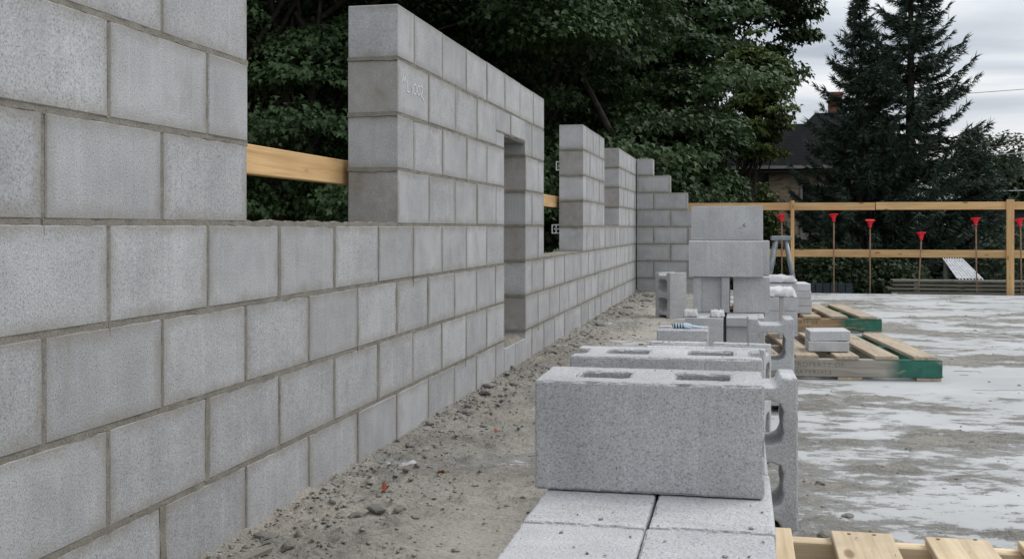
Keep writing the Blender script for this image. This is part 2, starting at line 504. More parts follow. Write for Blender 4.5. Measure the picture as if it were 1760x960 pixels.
def taper_cores(me):
    """moulded cores widen towards the bottom"""
    for v in me.vertices:
        x, y, z = v.co
        if z < 0 and abs(y) < .048 and .034 < abs(x) < .142:
            c = .091 if x > 0 else -.083
            v.co.y = y * 1.5; v.co.x = c + (x - c) * 1.16
taper_cores(ME_FLAT); taper_cores(ME_NARROW)
def worn(me, seed):
    """dense copy of a block with crumbled edges and small pits"""
    o = bpy.data.objects.new('tmp', me); COL.objects.link(o)
    md = o.modifiers.new('remesh', 'REMESH'); md.mode = 'VOXEL'; md.voxel_size = .0042
    bpy.context.view_layer.update()
    m2 = bpy.data.meshes.new_from_object(o.evaluated_get(bpy.context.evaluated_depsgraph_get()))
    bpy.data.objects.remove(o)
    n = len(m2.vertices); co = np.empty(n * 3, np.float32); no = np.empty(n * 3, np.float32)
    m2.vertices.foreach_get('co', co); m2.vertex_normals.foreach_get('vector', no)
    co = co.reshape(-1, 3); no = no.reshape(-1, 3)
    edge = 1 - np.abs(no).max(1)                      # corners and arrises have mixed normals
    a = fbm(co[:, 0] * 70 + seed + co[:, 2] * 31, co[:, 1] * 70 + co[:, 2] * 63, 3)
    b_ = fbm(co[:, 0] * 210 + co[:, 2] * 97, co[:, 1] * 210 + co[:, 2] * 170 + seed, 2)
    c_ = fbm(co[:, 0] * 19 + seed * 3, co[:, 1] * 19 + co[:, 2] * 23, 3)
    push = np.maximum(0, a - .50) * .012 * np.clip(edge * 4, 0, 1) + np.maximum(0, c_ - .62) * .032 * np.clip(edge * 4, 0, 1) + np.maximum(0, b_ - .62) * .0035
    m2.vertices.foreach_set('co', (co - no * push[:, None]).ravel())
    m2.polygons.foreach_set('use_smooth', np.zeros(len(m2.polygons), bool))
    m2.materials.clear(); m2.materials.append(M_LOOSE)
    return m2
WORN_FLAT = worn(ME_FLAT, 3); WORN_NARROW = worn(ME_NARROW, 8); WORN_FLANGE = worn(ME_FLANGE, 5)

# ------------------------------------------------------------------ the long wall
WF, WT = -1.21, .19                       # face plane and thickness
ZJ = lambda k: -.015 + .2 * k             # centre of the bed joint under course k
wall = thing('block_wall', 'long grey concrete block wall with window openings running away along the left', 'wall', loc=(WF - WT/2, 2, 0))
WO = Vector((WF - WT/2, 2, 0))
def wblock(y0, y1, z0, z1, par=None, org=WO, along='Y', face=0.):
    """one laid block between joint centres"""
    ln = round(y1 - y0 - .010, 2); h = round(z1 - z0 - .010, 2)
    me = box_mesh(ln, WT, h, M_BLOCK, .0028)
    j = lambda a: random.uniform(-a, a)
    off = j(.0016)
    if along == 'Y':
        loc = Vector((WF - WT/2 + off, (y0 + y1)/2, (z0 + z1)/2)) - org
        rot = (j(.002), 0, R(90) + j(.003))
    else:
        loc = Vector(((y0 + y1)/2, face + WT/2 + off, (z0 + z1)/2)) - org
        rot = (j(.002), 0, j(.003))
    return new_obj('block', me, par or wall, loc=loc, rot=rot)

mortar = MB()
def strip(p0, p1, up, nrm, hw=.0062, step=.02, proud=-.0012, wob=.0028, taper=False):
    """a struck mortar joint: ragged edges, uneven depth"""
    p0, p1, up, nrm = map(Vector, (p0, p1, up, nrm))
    n = max(2, int((p1 - p0).length / step))
    base = len(mortar.v)
    a, bb = random.random() * 200, random.random() * 200
    for i in range(n + 1):
        p = p0.lerp(p1, i / n)
        n1 = float(fbm(np.array(a + i * .45), np.array(3.3), 3)) - .5
        n2 = float(fbm(np.array(bb + i * .45), np.array(7.7), 3)) - .5
        n3 = float(fbm(np.array(a + i * .3), np.array(13.3), 3)) - .5
        u = hw + n1 * wob * 4; d = hw + n2 * wob * 4
        pr = proud + n3 * .0045
        if taper: tf = 1 - .85 * (i / n) ** 1.3; u *= tf; d *= tf
        mortar.v += [tuple(p + up * u - nrm * .012), tuple(p + up * u * .86 + nrm * pr), tuple(p - up * d * .86 + nrm * pr), tuple(p - up * d - nrm * .012)]
    for i in range(n):
        q = base + 4 * i
        for k in range(3):
            mortar.f.append((q + k, q + k + 1, q + 5 + k, q + 4 + k))

HEADW = {}
def course(c, segs, joints):
    """segs: list of (y0, y1, first) ; joints at y0+first, then every .4"""
    z0, z1 = ZJ(c), ZJ(c + 1)
    for (y0, y1, first) in segs:
        js = [y0]
        y = y0 + first
        while y < y1 - .09:
            js.append(y); y += .4
        js.append(y1)
        for a, d in zip(js[:-1], js[1:]):
            wblock(a, d, z0, z1)
        for y in js[1:-1]:
            yy = y + random.uniform(-.003, .003)
            wide = random.random()
            hw = .0066 if wide < .68 else random.uniform(.009, .0145)
            mortar.box(WF - WT + .003, WF - .005, y - .006, y + .006, z0 + .003, z1 - .003)
            strip((WF, yy, z0 + .004), (WF, yy + random.uniform(-.003, .003), z1 - .004), (0, 1, 0), (1, 0, 0), hw, .012 + .004 * max(0, y - 3), proud=-.002 if wide < .68 else .0006)
            if random.random() < .07:       # mortar run down over the block below
                ln = random.uniform(.012, .04)
                strip((WF, yy, z0 + .006), (WF, yy + .002, z0 - ln), (0, 1, 0), (1, 0, 0), .0042, .005, proud=.0008, wob=.0012, taper=True)
    return
A0, B0 = -1.7 + .2, -1.7 + .4
def segsL(y0, y1, c):
    # bond of the left stretch: even courses break at 1.7+.4k, odd at 1.9+.4k
    g = .1 if c % 2 == 0 else .3         # joints at g modulo .4
    f = (g - (y0 % .4)) % .4
    if f < .05: f += .4
    return (y0, y1, f)
YS = -1.1
DL, DR = 5.50, 6.06
W1L, W1R, W2L, W2R, W3L, W3R, YE = 2.51, 3.71, 6.657, 8.36, 9.715, 10.90, 12.875
def right(y0, y1, c, flip=0): return (y0, y1, .2 if (c + flip) % 2 == 0 else .4)
segments = {
    0: [segsL(YS, DL, 0), right(DR, YE, 0)],
    1: [segsL(YS, DL, 1), right(DR, YE, 1)],
    2: [segsL(YS, DL, 2), right(DR, YE, 2)],
    3: [segsL(YS, DL, 3), right(DR, W2L, 3), right(W2R, YE, 3, 1)],
    4: [segsL(YS, W1L, 4), (W1R, DL, .4), right(DR, W2L, 4), right(W2R, W3L, 4, 1), right(W3R, YE, 4)],
    5: [segsL(YS, W1L, 5), (W1R, DL, .2), right(DR, W2L, 5), right(W2R, W3L, 5, 1), right(W3R, YE, 5)],
    6: [segsL(YS, W1L, 6), (W1R, 5.31, .4), (6.06, W2L, .2), right(W2R, W3L, 6, 1), right(W3R, YE, 6)],
    7: [segsL(YS, W1L, 7), (W1R, W2L, .2), right(W2R, W3L, 7, 1), right(W3R, YE, 7)],
}
for c, sg in segments.items():
    course(c, sg, None)
# cut blocks over the narrow opening, its steel lintel and its low sill
zl = 1.262
wblock(5.31, DL, ZJ(6), zl + .005)
wblock(5.31, 5.66, zl + .005, ZJ(7)); wblock(5.66, 6.06, zl + .005, ZJ(7))
b = MB(); b.box(-.085, .088, -.37, .37, -.006, .006)
new_obj('lintel', b.mesh('lintel', M_LINTEL, bevel=.002), wall, loc=Vector((WF - WT/2, 5.69, zl - .003)) - WO)
strip((WF, 5.31, zl + .006), (WF, 6.06, zl + .006), (0, 0, 1), (1, 0, 0), .006)
strip((WF, 5.66, zl + .006), (WF, 5.66, ZJ(7)), (0, 1, 0), (1, 0, 0), .006)
strip((WF, 5.31, ZJ(6)), (WF, 5.31, ZJ(7)), (0, 1, 0), (1, 0, 0), .006)
wblock(DL, 5.78, ZJ(0), .150); wblock(5.78, DR, ZJ(0), .150)
# bed joints: core slabs over the run that has a block above and below, and struck faces
runs = {k: [] for k in range(9)}
runs[0] = [(YS, YE)]
runs[1] = [(YS, DL), (DR, YE)]; runs[2] = runs[1]
runs[3] = [(YS, DL), (DR, YE)]
runs[4] = [(YS, DL), (DR, W2L), (W2R, YE)]
runs[5] = [(YS, W1L), (W1R, DL), (DR, W2L), (W2R, W3L), (W3R, YE)]
runs[6] = runs[5]
runs[7] = [(YS, W1L), (W1R, W2L), (W2R, W3L), (W3R, YE)]
for k, rr in runs.items():
    for (y0, y1) in rr:
        mortar.box(WF - WT + .003, WF - .005, y0 + .002, y1 - .002, ZJ(k) - .0055, ZJ(k) + .0055)
        cuts = [y0]
        while cuts[-1] < y1: cuts.append(min(y1, cuts[-1] + 2.))
        for a, d in zip(cuts[:-1], cuts[1:]):
            strip((WF, a, ZJ(k)), (WF, d, ZJ(k)), (0, 0, 1), (1, 0, 0), .0082, .014 if a < 5 else .035, wob=.0034)
# jamb faces: the joints go round the corner
for (y, sgn, ks) in ((W1R, -1, (4, 5, 6, 7)), (DR, -1, (1, 2, 3, 4, 5, 6)), (W2R, -1, (3, 4, 5, 6, 7)), (W3R, -1, (4, 5, 6, 7))):
    for k in ks:
        if k in (3,) and y == W2R: continue
        strip((WF - WT, y, ZJ(k)), (WF, y, ZJ(k)), (0, 0, 1), (0, sgn, 0), .0082, .012, proud=.0002, wob=.0026)
# rough mortar beds left on the sills
def rough_bed(x0, x1, y0, y1, z, h, seed, mat, step=.02):
    nx, ny = max(3, int((x1-x0)/step)), max(3, int((y1-y0)/step))
    X, Y = np.meshgrid(np.linspace(x0, x1, nx), np.linspace(y0, y1, ny))
    e = np.minimum(np.minimum(X - x0, x1 - X) / (x1-x0), np.minimum(Y - y0, y1 - Y) / (y1-y0)) * 4
    Z = z + h * np.clip(e * 3, 0, 1) * np.maximum(0, fbm(X * 40 + seed, Y * 40, 4) * 2.4 - .75) - .001
    V = np.stack([X, Y, Z], -1).reshape(-1, 3)
    I = np.arange(nx * ny).reshape(ny, nx)
    F = np.stack([I[:-1, :-1], I[:-1, 1:], I[1:, 1:], I[1:, :-1]], -1).reshape(-1, 4)
    return mesh_np('rough_bed', V, F, mat)
for (y0, y1, z, s) in ((W1L, W1R, ZJ(4) - .005, 1), (W2L, W2R, ZJ(3) - .005, 2), (W3L, W3R, ZJ(4) - .005, 3), (DL, DR, .145, 4)):
    o = new_obj('sill_mortar', rough_bed(WF - WT + .01 - WO.x, WF - .008 - WO.x, y0 + .005 - WO.y, y1 - .005 - WO.y, z, .014 if s != 4 else .03, s * 7, M_MORTAR, .014), wall)
me = mortar.mesh('mortar', M_MORTAR)
o = new_obj('mortar', me, wall)
o.location = -WO
# chalk writing on the pier
chalk = MB()
def stroke(pts, w=.0035):
    for (y0, z0), (y1, z1) in zip(pts[:-1], pts[1:]):
        d = Vector((y1 - y0, z1 - z0)); n = Vector((-d.y, d.x)).normalized() * w / 2
        chalk.add([(WF + .0022, y0 + n.x, z0 + n.y), (WF + .0022, y1 + n.x, z1 + n.y), (WF + .0022, y1 - n.x, z1 - n.y), (WF + .0022, y0 - n.x, z0 - n.y)], [(0, 1, 2, 3)])
CH = [[(3.7576, 1.2979), (3.7698, 1.3315), (3.7821, 1.3077), (3.7951, 1.3295), (3.8024, 1.3037)], [(3.8171, 1.3213), (3.8186, 1.2789), (3.8483, 1.2781)],
      [(3.8747, 1.2995), (3.8823, 1.3062), (3.8823, 1.2743)],
      [(3.9153, 1.3184), (3.8999, 1.3073), (3.8983, 1.2888), (3.9091, 1.2787), (3.9269, 1.282), (3.9363, 1.2958), (3.9324, 1.3137), (3.9153, 1.3184)],
      [(3.9638, 1.3189), (3.9488, 1.3066), (3.948, 1.2926), (3.959, 1.2824), (3.9749, 1.2832), (3.9829, 1.2969), (3.9797, 1.3128), (3.9638, 1.3189)],
      [(3.9941, 1.3158), (4.0037, 1.3217), (4.0199, 1.3156), (4.0167, 1.3011), (3.9925, 1.2829), (4.0346, 1.2715)]]
for s in CH: stroke(s)
o = new_obj('chalk_marking', chalk.mesh('chalk_marking', M_CHALK), wall, label='white chalk writing ML 1002'); o.location = -WO

# ------------------------------------------------------------------ the return wall at the far end
RF = 12.686
rw = thing('block_wall', 'short grey block wall with stepped end closing off the far corner', 'wall', loc=(-1, RF, 0))
RO = Vector((-1, RF, 0))
mortar = MB()
ends = {7: -1.006, 6: -.808, 5: -.608, 4: -.408, 3: -.208, 2: -.408, 1: -.208, 0: -.408}
for c, xe in ends.items():
    js = [-1.205]
    x = -1.206 + (.2 if c % 2 else .4)
    while x < xe - .05: js.append(x); x += .4
    js.append(xe)
    for a, d in zip(js[:-1], js[1:]): wblock(a, d, ZJ(c), ZJ(c+1), rw, RO, 'X', RF)
    for x in js[1:-1]:
        mortar.box(x - .006, x + .006, RF + .004, RF + WT - .004, ZJ(c) + .003, ZJ(c+1) - .003)
        strip((x, RF, ZJ(c) + .004), (x, RF, ZJ(c+1) - .004), (1, 0, 0), (0, -1, 0), .006 if random.random() < .6 else .011, .03)
    mortar.box(-1.205, xe - .004, RF + .004, RF + WT - .004, ZJ(c) - .0055, ZJ(c) + .0055)
    strip((-1.205, RF, ZJ(c)), (xe, RF, ZJ(c)), (0, 0, 1), (0, -1, 0), .0065, .03)
o = new_obj('mortar', mortar.mesh('mortar', M_MORTAR), rw); o.location = -RO

# ------------------------------------------------------------------ loose blocks
def rotm(kind, rz=0.):
    """lie: cores upright, length along X; liey: length along Y; uprY: on end, cores facing Y; uprX: on end, cores facing X; side: face up, length along Y"""
    E = {'lie': Matrix.Identity(3), 'liey': Euler((0, 0, R(90))).to_matrix(),
         'uprY': Matrix(((0, 1, 0), (0, 0, 1), (1, 0, 0))),
         'uprX': Matrix(((0, 0, 1), (0, -1, 0), (1, 0, 0))),
         'side': Matrix(((0, 0, 1), (1, 0, 0), (0, 1, 0))),
         'sidex': Matrix(((1, 0, 0), (0, 0, -1), (0, 1, 0)))}[kind]
    return (Euler((0, 0, rz)).to_matrix() @ E).to_euler()
HZ = {'lie': .095, 'liey': .095, 'uprY': .195, 'uprX': .195, 'side': .095, 'sidex': .095}
def loose(kind, x, y, z, label, me=None, rz=0., name='concrete_block', group=None):
    """x, y = centre on plan, z = what it stands on"""
    return new_obj(name, me or ME_FLAT, loc=(x, y, z + HZ[kind] + .001), rot=rotm(kind, rz), label=label, cat='concrete block', group=group)

SX = -.142                                        # joint between the two files of the near stack
PZ = .128                                         # top of a pallet
T1 = PZ + .192
loose('side', SX - .0963, 1.445, PZ, 'concrete block at bottom left of the frame, nearest left in the stack', me=WORN_FLAT)
loose('side', SX + .0963, 1.452, PZ, 'concrete block at bottom edge, nearest right in the stack on the pallet', rz=.006, me=WORN_FLAT)
loose('side', SX - .0963, 1.846, PZ, 'concrete block under the left half of the big foremost standing block', rz=-.004, me=WORN_FLAT)
loose('side', SX + .098, 1.853, PZ, 'concrete block under the right half of the big foremost standing block', me=WORN_FLAT)
loose('side', SX - .096, 2.245, PZ, 'concrete block hidden low under the left of the second hollow block', me=WORN_FLAT)
loose('side', SX + .0963, 2.250, PZ, 'concrete block low under the right of the second hollow block', me=WORN_FLAT)
loose('lie', -.158, 1.942, T1, 'largest hollow concrete block in the foreground, two cores open on top', rz=R(.6), me=WORN_FLAT)
loose('lie', -.155, 2.312, T1, 'second hollow concrete block, just behind the big foremost one', me=WORN_NARROW, rz=R(1.2))
loose('uprY', .044, 2.93, 0, 'hollow block on end right of the foremost block, its cores facing front', me=WORN_FLANGE, rz=R(1.5))
loose('uprX', -.209, 3.60, 0, 'block on end behind the second hollow block, pale top, left one', me=WORN_FLANGE)
loose('uprX', -.010, 3.60, 0, 'block on end behind the second hollow block, pale top, right one', me=WORN_FLANGE, rz=R(-8))
loose('uprX', -.219, 4.19, 0, 'concrete block on end carrying the striped work glove', me=WORN_FLANGE, rz=R(1))
loose('uprY', .120, 4.76, 0, 'hollow block on end with an open core beside the weathered green pallet', me=WORN_FLANGE, rz=R(1.5))
loose('uprY', -.594, 9.38, 0, 'lone block standing on end near the far corner, two dark holes showing', me=WORN_FLANGE, rz=R(-45))

# ------------------------------------------------------------------ pallets
b = MB(); b.tube([(0, 0, -.001), (0, 0, .0012)], .0042, 7); NAIL = b.mesh('nail_head', M_REBAR)
def pallet(label, ox, oy, rz, mats, length=1.24, depth=1.22, boards=None, bw=.125, text=None, ink=None):
    """origin at the front right corner on the floor; stringers run along local X, deck boards along local Y"""
    mb, ms = mats
    t = thing('wooden_pallet', label, 'pallet', loc=(ox, oy, 0), rot=(0, 0, rz))
    for y in (.02, depth / 2, depth - .02):
        new_obj('stringer', box_mesh(length, .038, .09, ms, .003, 's'), t, loc=(-length/2, y, .018 + .045))
        
    for i, x in enumerate(boards):
        dep = depth + random.uniform(-.015, .01)
        new_obj('deck_board', box_mesh(dep, bw, .018, mb, .002, 'd%d' % (i % 3)), t, loc=(x, depth/2 + random.uniform(-.008, .008), .117), rot=(0, 0, R(90) + random.uniform(-.008, .008)))
        for yy in (.022, depth / 2, depth - .022):
            for q in (-.03, .03):
                new_obj('nail_head', NAIL, t, loc=(x + q + random.uniform(-.008, .008), yy + random.uniform(-.008, .008), .1262))
    for x in (-.065, -length * .36, -length * .68, -length + .065):
        new_obj('bottom_board', box_mesh(depth - .01, .12, .016, mb, .002), t, loc=(x, depth/2 - .002, .009), rot=(0, 0, R(90)))
    if text:
        for (s, x0, zz, size) in text:
            cu = bpy.data.curves.new('lettering', 'FONT'); cu.body = s; cu.size = size; cu.space_character = 1.15
            o = bpy.data.objects.new('tmp', cu); COL.objects.link(o)
            bpy.context.view_layer.update()
            me = bpy.data.meshes.new_from_object(o.evaluated_get(bpy.context.evaluated_depsgraph_get()))
            bpy.data.objects.remove(o); bpy.data.curves.remove(cu)
            me.materials.clear(); me.materials.append(ink)
            new_obj('lettering', me, t, loc=(x0, -.0006, zz), rot=(R(90), 0, 0))
    return t
pallet('clean pale pine pallet in the bottom right corner, under the nearest blocks', .88, 1.195, 0, (M_PALLET, M_PALLET), 1.27, 1.22,
       [-1.205, -1.015, -.84, -.632, -.442, -.252, -.065])
pallet('weathered pallet with grey stringer and bright green painted end', .99, 5.755, R(5.5), (M_PALOLD, M_PALGREY), 1.26, 1.24,
       [-.085, -.272, -.47, -.665, -.86, -1.05, -1.19], .115,
       text=[('PROPERTY OF', -.735, .068, .036), ('MATERIALS', -.735, .030, .034)], ink=M_STENCIL2)
pallet('brown pallet with dark green end, farthest of the three pallets', 1.005, 8.27, R(5.5), (M_PALOLD, M_PALBRN), 1.24, 1.3,
       [-.10, -.30, -.50, -.70, -.90, -1.10], .12,
       text=[('PROPERTY OF', -.71, .068, .036), ('MATERIALS', -.71, .030, .034)], ink=M_STENCIL)

# the far stack
loose('side', -.185, 5.71, PZ, 'bottom layer block at the left of the far stack, mortar pads on top')
loose('side', .020, 5.76, PZ, 'bottom layer block right of the one with mortar pads, far stack', me=ME_FLANGE)
loose('sidex', -.07, 6.08, PZ, 'bottom layer block hidden under the second layer of the far stack')
loose('liey', -.157, 6.07, T1, 'second layer block of far stack, left, end with a recessed channel', me=ME_FLANGE)
loose('liey', .053, 6.10, T1, 'second layer block of far stack, right, plain flat end')
T2 = T1 + .192; T3 = T2 + .192
loose('lie', -.082, 5.955, T2, 'third layer block of far stack, long face to the front', rz=R(.8))
loose('lie', -.045, 6.165, T2, 'block half hidden behind the third layer block of the far stack', rz=R(.8))
top_block = loose('lie', -.078, 6.20, T3, 'topmost block of the far stack, small dark scuff on its face')
M_SCUFF = mat_plain('dark_scuff', (.13, .13, .13), .95, .3, 90)
b = MB()
for (cx, cz, rx, rz_, an) in ((.090, -.010, .011, .004, .9), (.097, -.018, .007, .004, -.7), (.068, -.028, .004, .003, .2), (.080, -.026, .003, .0025, .5)):
    vs = []
    for k in range(9):
        a_ = 2 * math.pi * k / 9; q = random.uniform(.7, 1.2)
        ux, uz = math.cos(a_) * rx * q, math.sin(a_) * rz_ * q
        vs.append((cx + ux * math.cos(an) - uz * math.sin(an), -.0955, cz + ux * math.sin(an) + uz * math.cos(an)))
    b.add(vs, [tuple(range(9))])
new_obj('scuff_mark', b.mesh('scuff_mark', M_SCUFF), top_block, kind='stuff')
def lump_mesh(name, sx, sy, sz, seed, mat, sub=2, rough=.35):
    bm = bmesh.new(); bmesh.ops.create_icosphere(bm, subdivisions=sub, radius=1)
    r = random.Random(seed); ox = r.random() * 50
    for v in bm.verts:
        c = v.co
        k = 1 + rough * (float(fbm(np.array(c.x * 1.6 + ox), np.array(c.y * 1.6 + c.z * 1.3 + 5), 3)) - .5) * 2
        v.co = Vector((c.x * sx * k, c.y * sy * k, c.z * sz * k))
    me = bpy.data.meshes.new(name); bm.to_mesh(me); bm.free(); me.materials.append(mat)
    return me
def rough_slab(sx, sy, sz, seed):
    nx, ny = 14, 18
    r = np.random.default_rng(seed)
    gx, gy = np.meshgrid(np.linspace(-1, 1, nx), np.linspace(-1, 1, ny))
    e = np.maximum(abs(gx), abs(gy))
    ang = np.arctan2(gy, gx)
    rag = 1 + .10 * (fbm(np.cos(ang) * 2.2 + seed, np.sin(ang) * 2.2 + 3, 3) - .5) * 2 * (e > .95)
    top = np.where(e > .95, -.3, .5) + (fbm(gx * 6 + seed, gy * 9, 4) - .5) * .9
    bot = np.full_like(top, -.5) + (e > .95) * .1
    V = np.concatenate([np.stack([gx * sx/2 * rag, gy * sy/2 * rag, q * sz], -1).reshape(-1, 3) for q in (top, bot)])
    I = np.arange(nx * ny).reshape(ny, nx); J = I + nx * ny
    Q = lambda K: np.stack([K[:-1, :-1], K[:-1, 1:], K[1:, 1:], K[1:, :-1]], -1).reshape(-1, 4)
    ring = np.concatenate([I[0, :], I[1:, -1], I[-1, -2::-1], I[-2:0:-1, 0]]); r2 = np.roll(ring, -1)
    W_ = np.stack([ring, r2, r2 + nx * ny, ring + nx * ny], -1)[:, ::-1]
    return mesh_np('rough_slab', V, np.concatenate([Q(I), Q(J)[:, ::-1], W_]), M_CUT)
# hardened mortar pads on the far stack
for (x, y, lab) in ((-.255, 5.60, 'pale mortar pad on the far stack, the left one'), (-.12, 5.61, 'pale mortar pad on the far stack, the right one')):
    new_obj('mortar_pad', rough_slab(.072, .10, .030, abs(int(x * 1000))), loc=(x, y, T1 + .016), label=lab, cat='mortar pad')
# thin cut slabs lying on the weathered pallet
slab = box_mesh(.205, .20, .052, M_CUT, .003)
new_obj('concrete_slab', slab, loc=(.442, 5.94, PZ + .0275), rot=(0, 0, R(2)), label='lower of two thin concrete slabs on the green ended pallet', cat='concrete slab')
new_obj('concrete_slab', slab, loc=(.447, 5.955, PZ + .0815), rot=(0, R(-1.2), R(4)), label='upper of two thin concrete slabs on the green ended pallet', cat='concrete slab')
# thin pieces on the brown pallet, left end
for i in range(4):
    new_obj('concrete_slab', box_mesh(.19, .30, .055, M_CUT, .003), loc=(.405 + random.uniform(-.008, .008), 8.55, PZ + .029 + .0565 * i), rot=(0, 0, R(5)),
            label=('lowest', 'second lowest', 'second highest', 'topmost')[i] + ' of four thin concrete slabs piled on the brown pallet', cat='concrete slab')
new_obj('concrete_slab', box_mesh(.026, .33, .24, M_CUT, .003), loc=(.235, 6.66, PZ + .121), rot=(0, 0, R(-2)), label='thin concrete slab standing on edge right of the far stack', cat='concrete slab')
new_obj('concrete_slab', rough_slab(.17, .34, .042, 5), loc=(.228, 6.66, PZ + .262), label='rough mortar crusted slab laid across the standing slab', cat='concrete slab')
loose('lie', .19, 7.9, 0, 'grey block standing behind the far stack, rough mortar on top')
loose('lie', .19, 7.9, .192, 'upper grey block behind the far stack below the steel trestle')
new_obj('concrete_slab', rough_slab(.33, .19, .045, 9), loc=(.215, 7.9, .409), label='rough slab capping the two grey blocks below the steel trestle', cat='concrete slab')

# work glove
def mat_glove():
    t = NT('striped_glove')
    s = t.new('ShaderNodeSeparateXYZ'); t.link(t.tc.outputs['Object'], s.inputs[0])
    w = t.math('FRACT', t.math('MULTIPLY', s.outputs['X'], 95))
    st = t.math('MULTIPLY', t.math('GREATER_THAN', w, .5), t.math('LESS_THAN', s.outputs['X'], -.012))
    c = t.mix(st, (.38, .46, .53), (.05, .07, .09))
    return t.done(c, .9)
M_GLOVE = mat_glove()
b = MB()
b.tube([(-.052, 0, .008), (-.04, 0, .010), (-.02, 0, .009), (.0, 0, .010), (.018, 0, .008)], [.020, .019, .017, .022, .016], 12)
for k, (yy, ln) in enumerate(((-.017, .030), (-.006, .038), (.006, .036), (.016, .028))):
    b.tube([(.008, yy * .8, .009), (.02, yy, .010), (.02 + ln * .6, yy * 1.15, .007), (.02 + ln, yy * 1.25, .004)], [.0075, .0072, .0068, .004], 8)
b.tube([(-.01, -.014, .01), (.0, -.028, .008), (.016, -.034, .005)], [.008, .008, .005], 8)
me = b.mesh('glove', M_GLOVE, True)
for v in me.vertices: v.co.z = max(-.002, v.co.z * .62)
new_obj('work_glove', me, loc=(-.205, 4.155, .394), rot=(0, 0, R(8)), label='blue grey striped work glove lying on a block on end', cat='glove')

# steel trestle
tr = thing('steel_trestle', 'grey steel A frame trestle standing behind the stacked blocks', 'trestle', loc=(.40, 11.5, 0), rot=(0, 0, R(4)))
b = MB(); b.box(-.10, .10, -.075, .075, .645, .69); new_obj('top_bar', b.mesh('top_bar', M_STEEL, bevel=.004), tr)
for (sx, y) in ((-1, -.045), (1, -.045), (-1, .045), (1, .045)):
    b = MB(); b.tube([(sx * .045, y, .66), (sx * .17, y, .008)], .026 if sx < 0 else .02, 8); new_obj('leg', b.mesh('leg', M_STEEL, True), tr)
for y in (0,):
    b = MB(); b.tube([(-.15, y, .12), (.15, y, .12)], .008, 6); new_obj('brace', b.mesh('brace', M_STEEL, True), tr)

# ------------------------------------------------------------------ guard rails and capped rebar
gr = thing('guard_rail', 'pine two board guard rail along the far edge of the deck', 'guard rail', loc=(2, 13.42, 0))
def rail(x0, x1, z0, z1, y, par):
    o = new_obj('rail', box_mesh(x1 - x0, .038, z1 - z0, M_LUMBER, .003, 'r%.1f' % x0), par, loc=((x0 + x1)/2 - 2, y, (z0 + z1)/2), rot=(0, 0, 0))
    o.rotation_euler = (0, random.uniform(-.002, .002), 0)
rail(-1.15, 1.55, .985, 1.074, 0, gr); rail(1.56, 5.2, .985, 1.074, .004, gr); rail(5.21, 8.0, .985, 1.074, 0, gr)
rail(-.60, 3.0, .425, .514, 0, gr); rail(3.01, 6.6, .425, .514, .004, gr); rail(6.61, 8.0, .425, .514, 0, gr)
for x, w, d in ((.600, .042, -.002), (3.035, .080, -.058), (5.5, .042, .042), (7.9, .042, .042), (-.9, .042, .042)):
    new_obj('post', box_mesh(1.62, .042, w, M_LUMBER, .003), gr, loc=(x - 2, .042 if d >= 0 else d * .0 - .042, .29), rot=(0, R(-90), 0))
gl = thing('guard_rail', 'pine guard rail behind the long block wall, seen through its openings', 'guard rail', loc=(-1.44, 5, 0))
for y0, y1 in ((-1.0, 4.6), (4.61, 9.2), (9.21, 13.2)):
    for z in (.978, .44):
        new_obj('rail', box_mesh(y1 - y0, .038, .089, M_LUMBER, .003, 'l'), gl, loc=(-.002, (y0 + y1)/2 - 5, z), rot=(0, 0, R(90)))
for y in (.5, 4.85, 7.4, 11.6):
    new_obj('post', box_mesh(1.62, .089, .038, M_LUMBER, .003), gl, loc=(-.041, y - 5, .27), rot=(0, R(-90), 0))

cap_pts = []
for (r, z) in ((.017, 0), (.019, .030), (.026, .034), (.027, .052), (.036, .058), (.040, .072), (.056, .078), (.056, .088), (.0, .092)):
    cap_pts.append((r, z))
def lathe(prof, n=16):
    b = MB(); V = []; F = []
    for r, z in prof:
        for k in range(n): V.append((r * math.cos(2*math.pi*k/n), r * math.sin(2*math.pi*k/n), z))
    for i in range(len(prof) - 1):
        for k in range(n): F.append((i*n+k, i*n+(k+1)%n, (i+1)*n+(k+1)%n, (i+1)*n+k))
    b.add(V, F); return b
cap_me = lathe(cap_pts).mesh('cap', M_RED)
names = ('first from the left, behind the steel trestle', 'second from the left', 'third from the left', 'shortest of the row, leaning slightly', 'fifth from the left, before the broad post', 'at the right edge beyond the broad post')
for i, (x, zt, lean) in enumerate(((.475, .90, 0), (1.075, .905, 0), (1.487, .835, 0), (2.01, .69, -.05), (2.67, .855, .01), (3.155, .845, .015))):
    t = thing('rebar_stake', 'rusty rebar stake with red mushroom cap, ' + names[i], 'rebar', loc=(x, 13.345, -.35), rot=(0, lean * -1, 0), group='capped rebar stakes along the deck edge')
    b = MB(); b.tube([(0, 0, 0), (0, 0, zt - .01 + .35)], .0085, 8); new_obj('rod', b.mesh('rod', M_REBAR, True), t)
    new_obj('cap', cap_me, t, loc=(0, 0, zt - .055 + .35), rot=(random.uniform(-.14, .14), random.uniform(-.14, .14), 0))

# slotted plates on the back of the wall
for (z, dxp, lab) in ((1.262, .034, 'upper small white slotted metal plate beside the window pier'), (.765, 0., 'lower small white slotted metal plate beside the window pier')):
    b = MB()
    for x0, x1, z0, z1 in ((-.062, -.054, -.036, .036), (-.054, .02, .028, .036), (-.054, .02, -.036, -.028), (-.042, .02, -.005, .005), (-.030, -.022, -.028, .028)):
        x0 += dxp; x1 += dxp
        b.box(x0, x1, -.003, .003, z0, z1)
    new_obj('metal_plate', b.mesh('metal_plate', M_WHITE), loc=(-1.403, 8.40, z), label=lab, cat='metal plate')

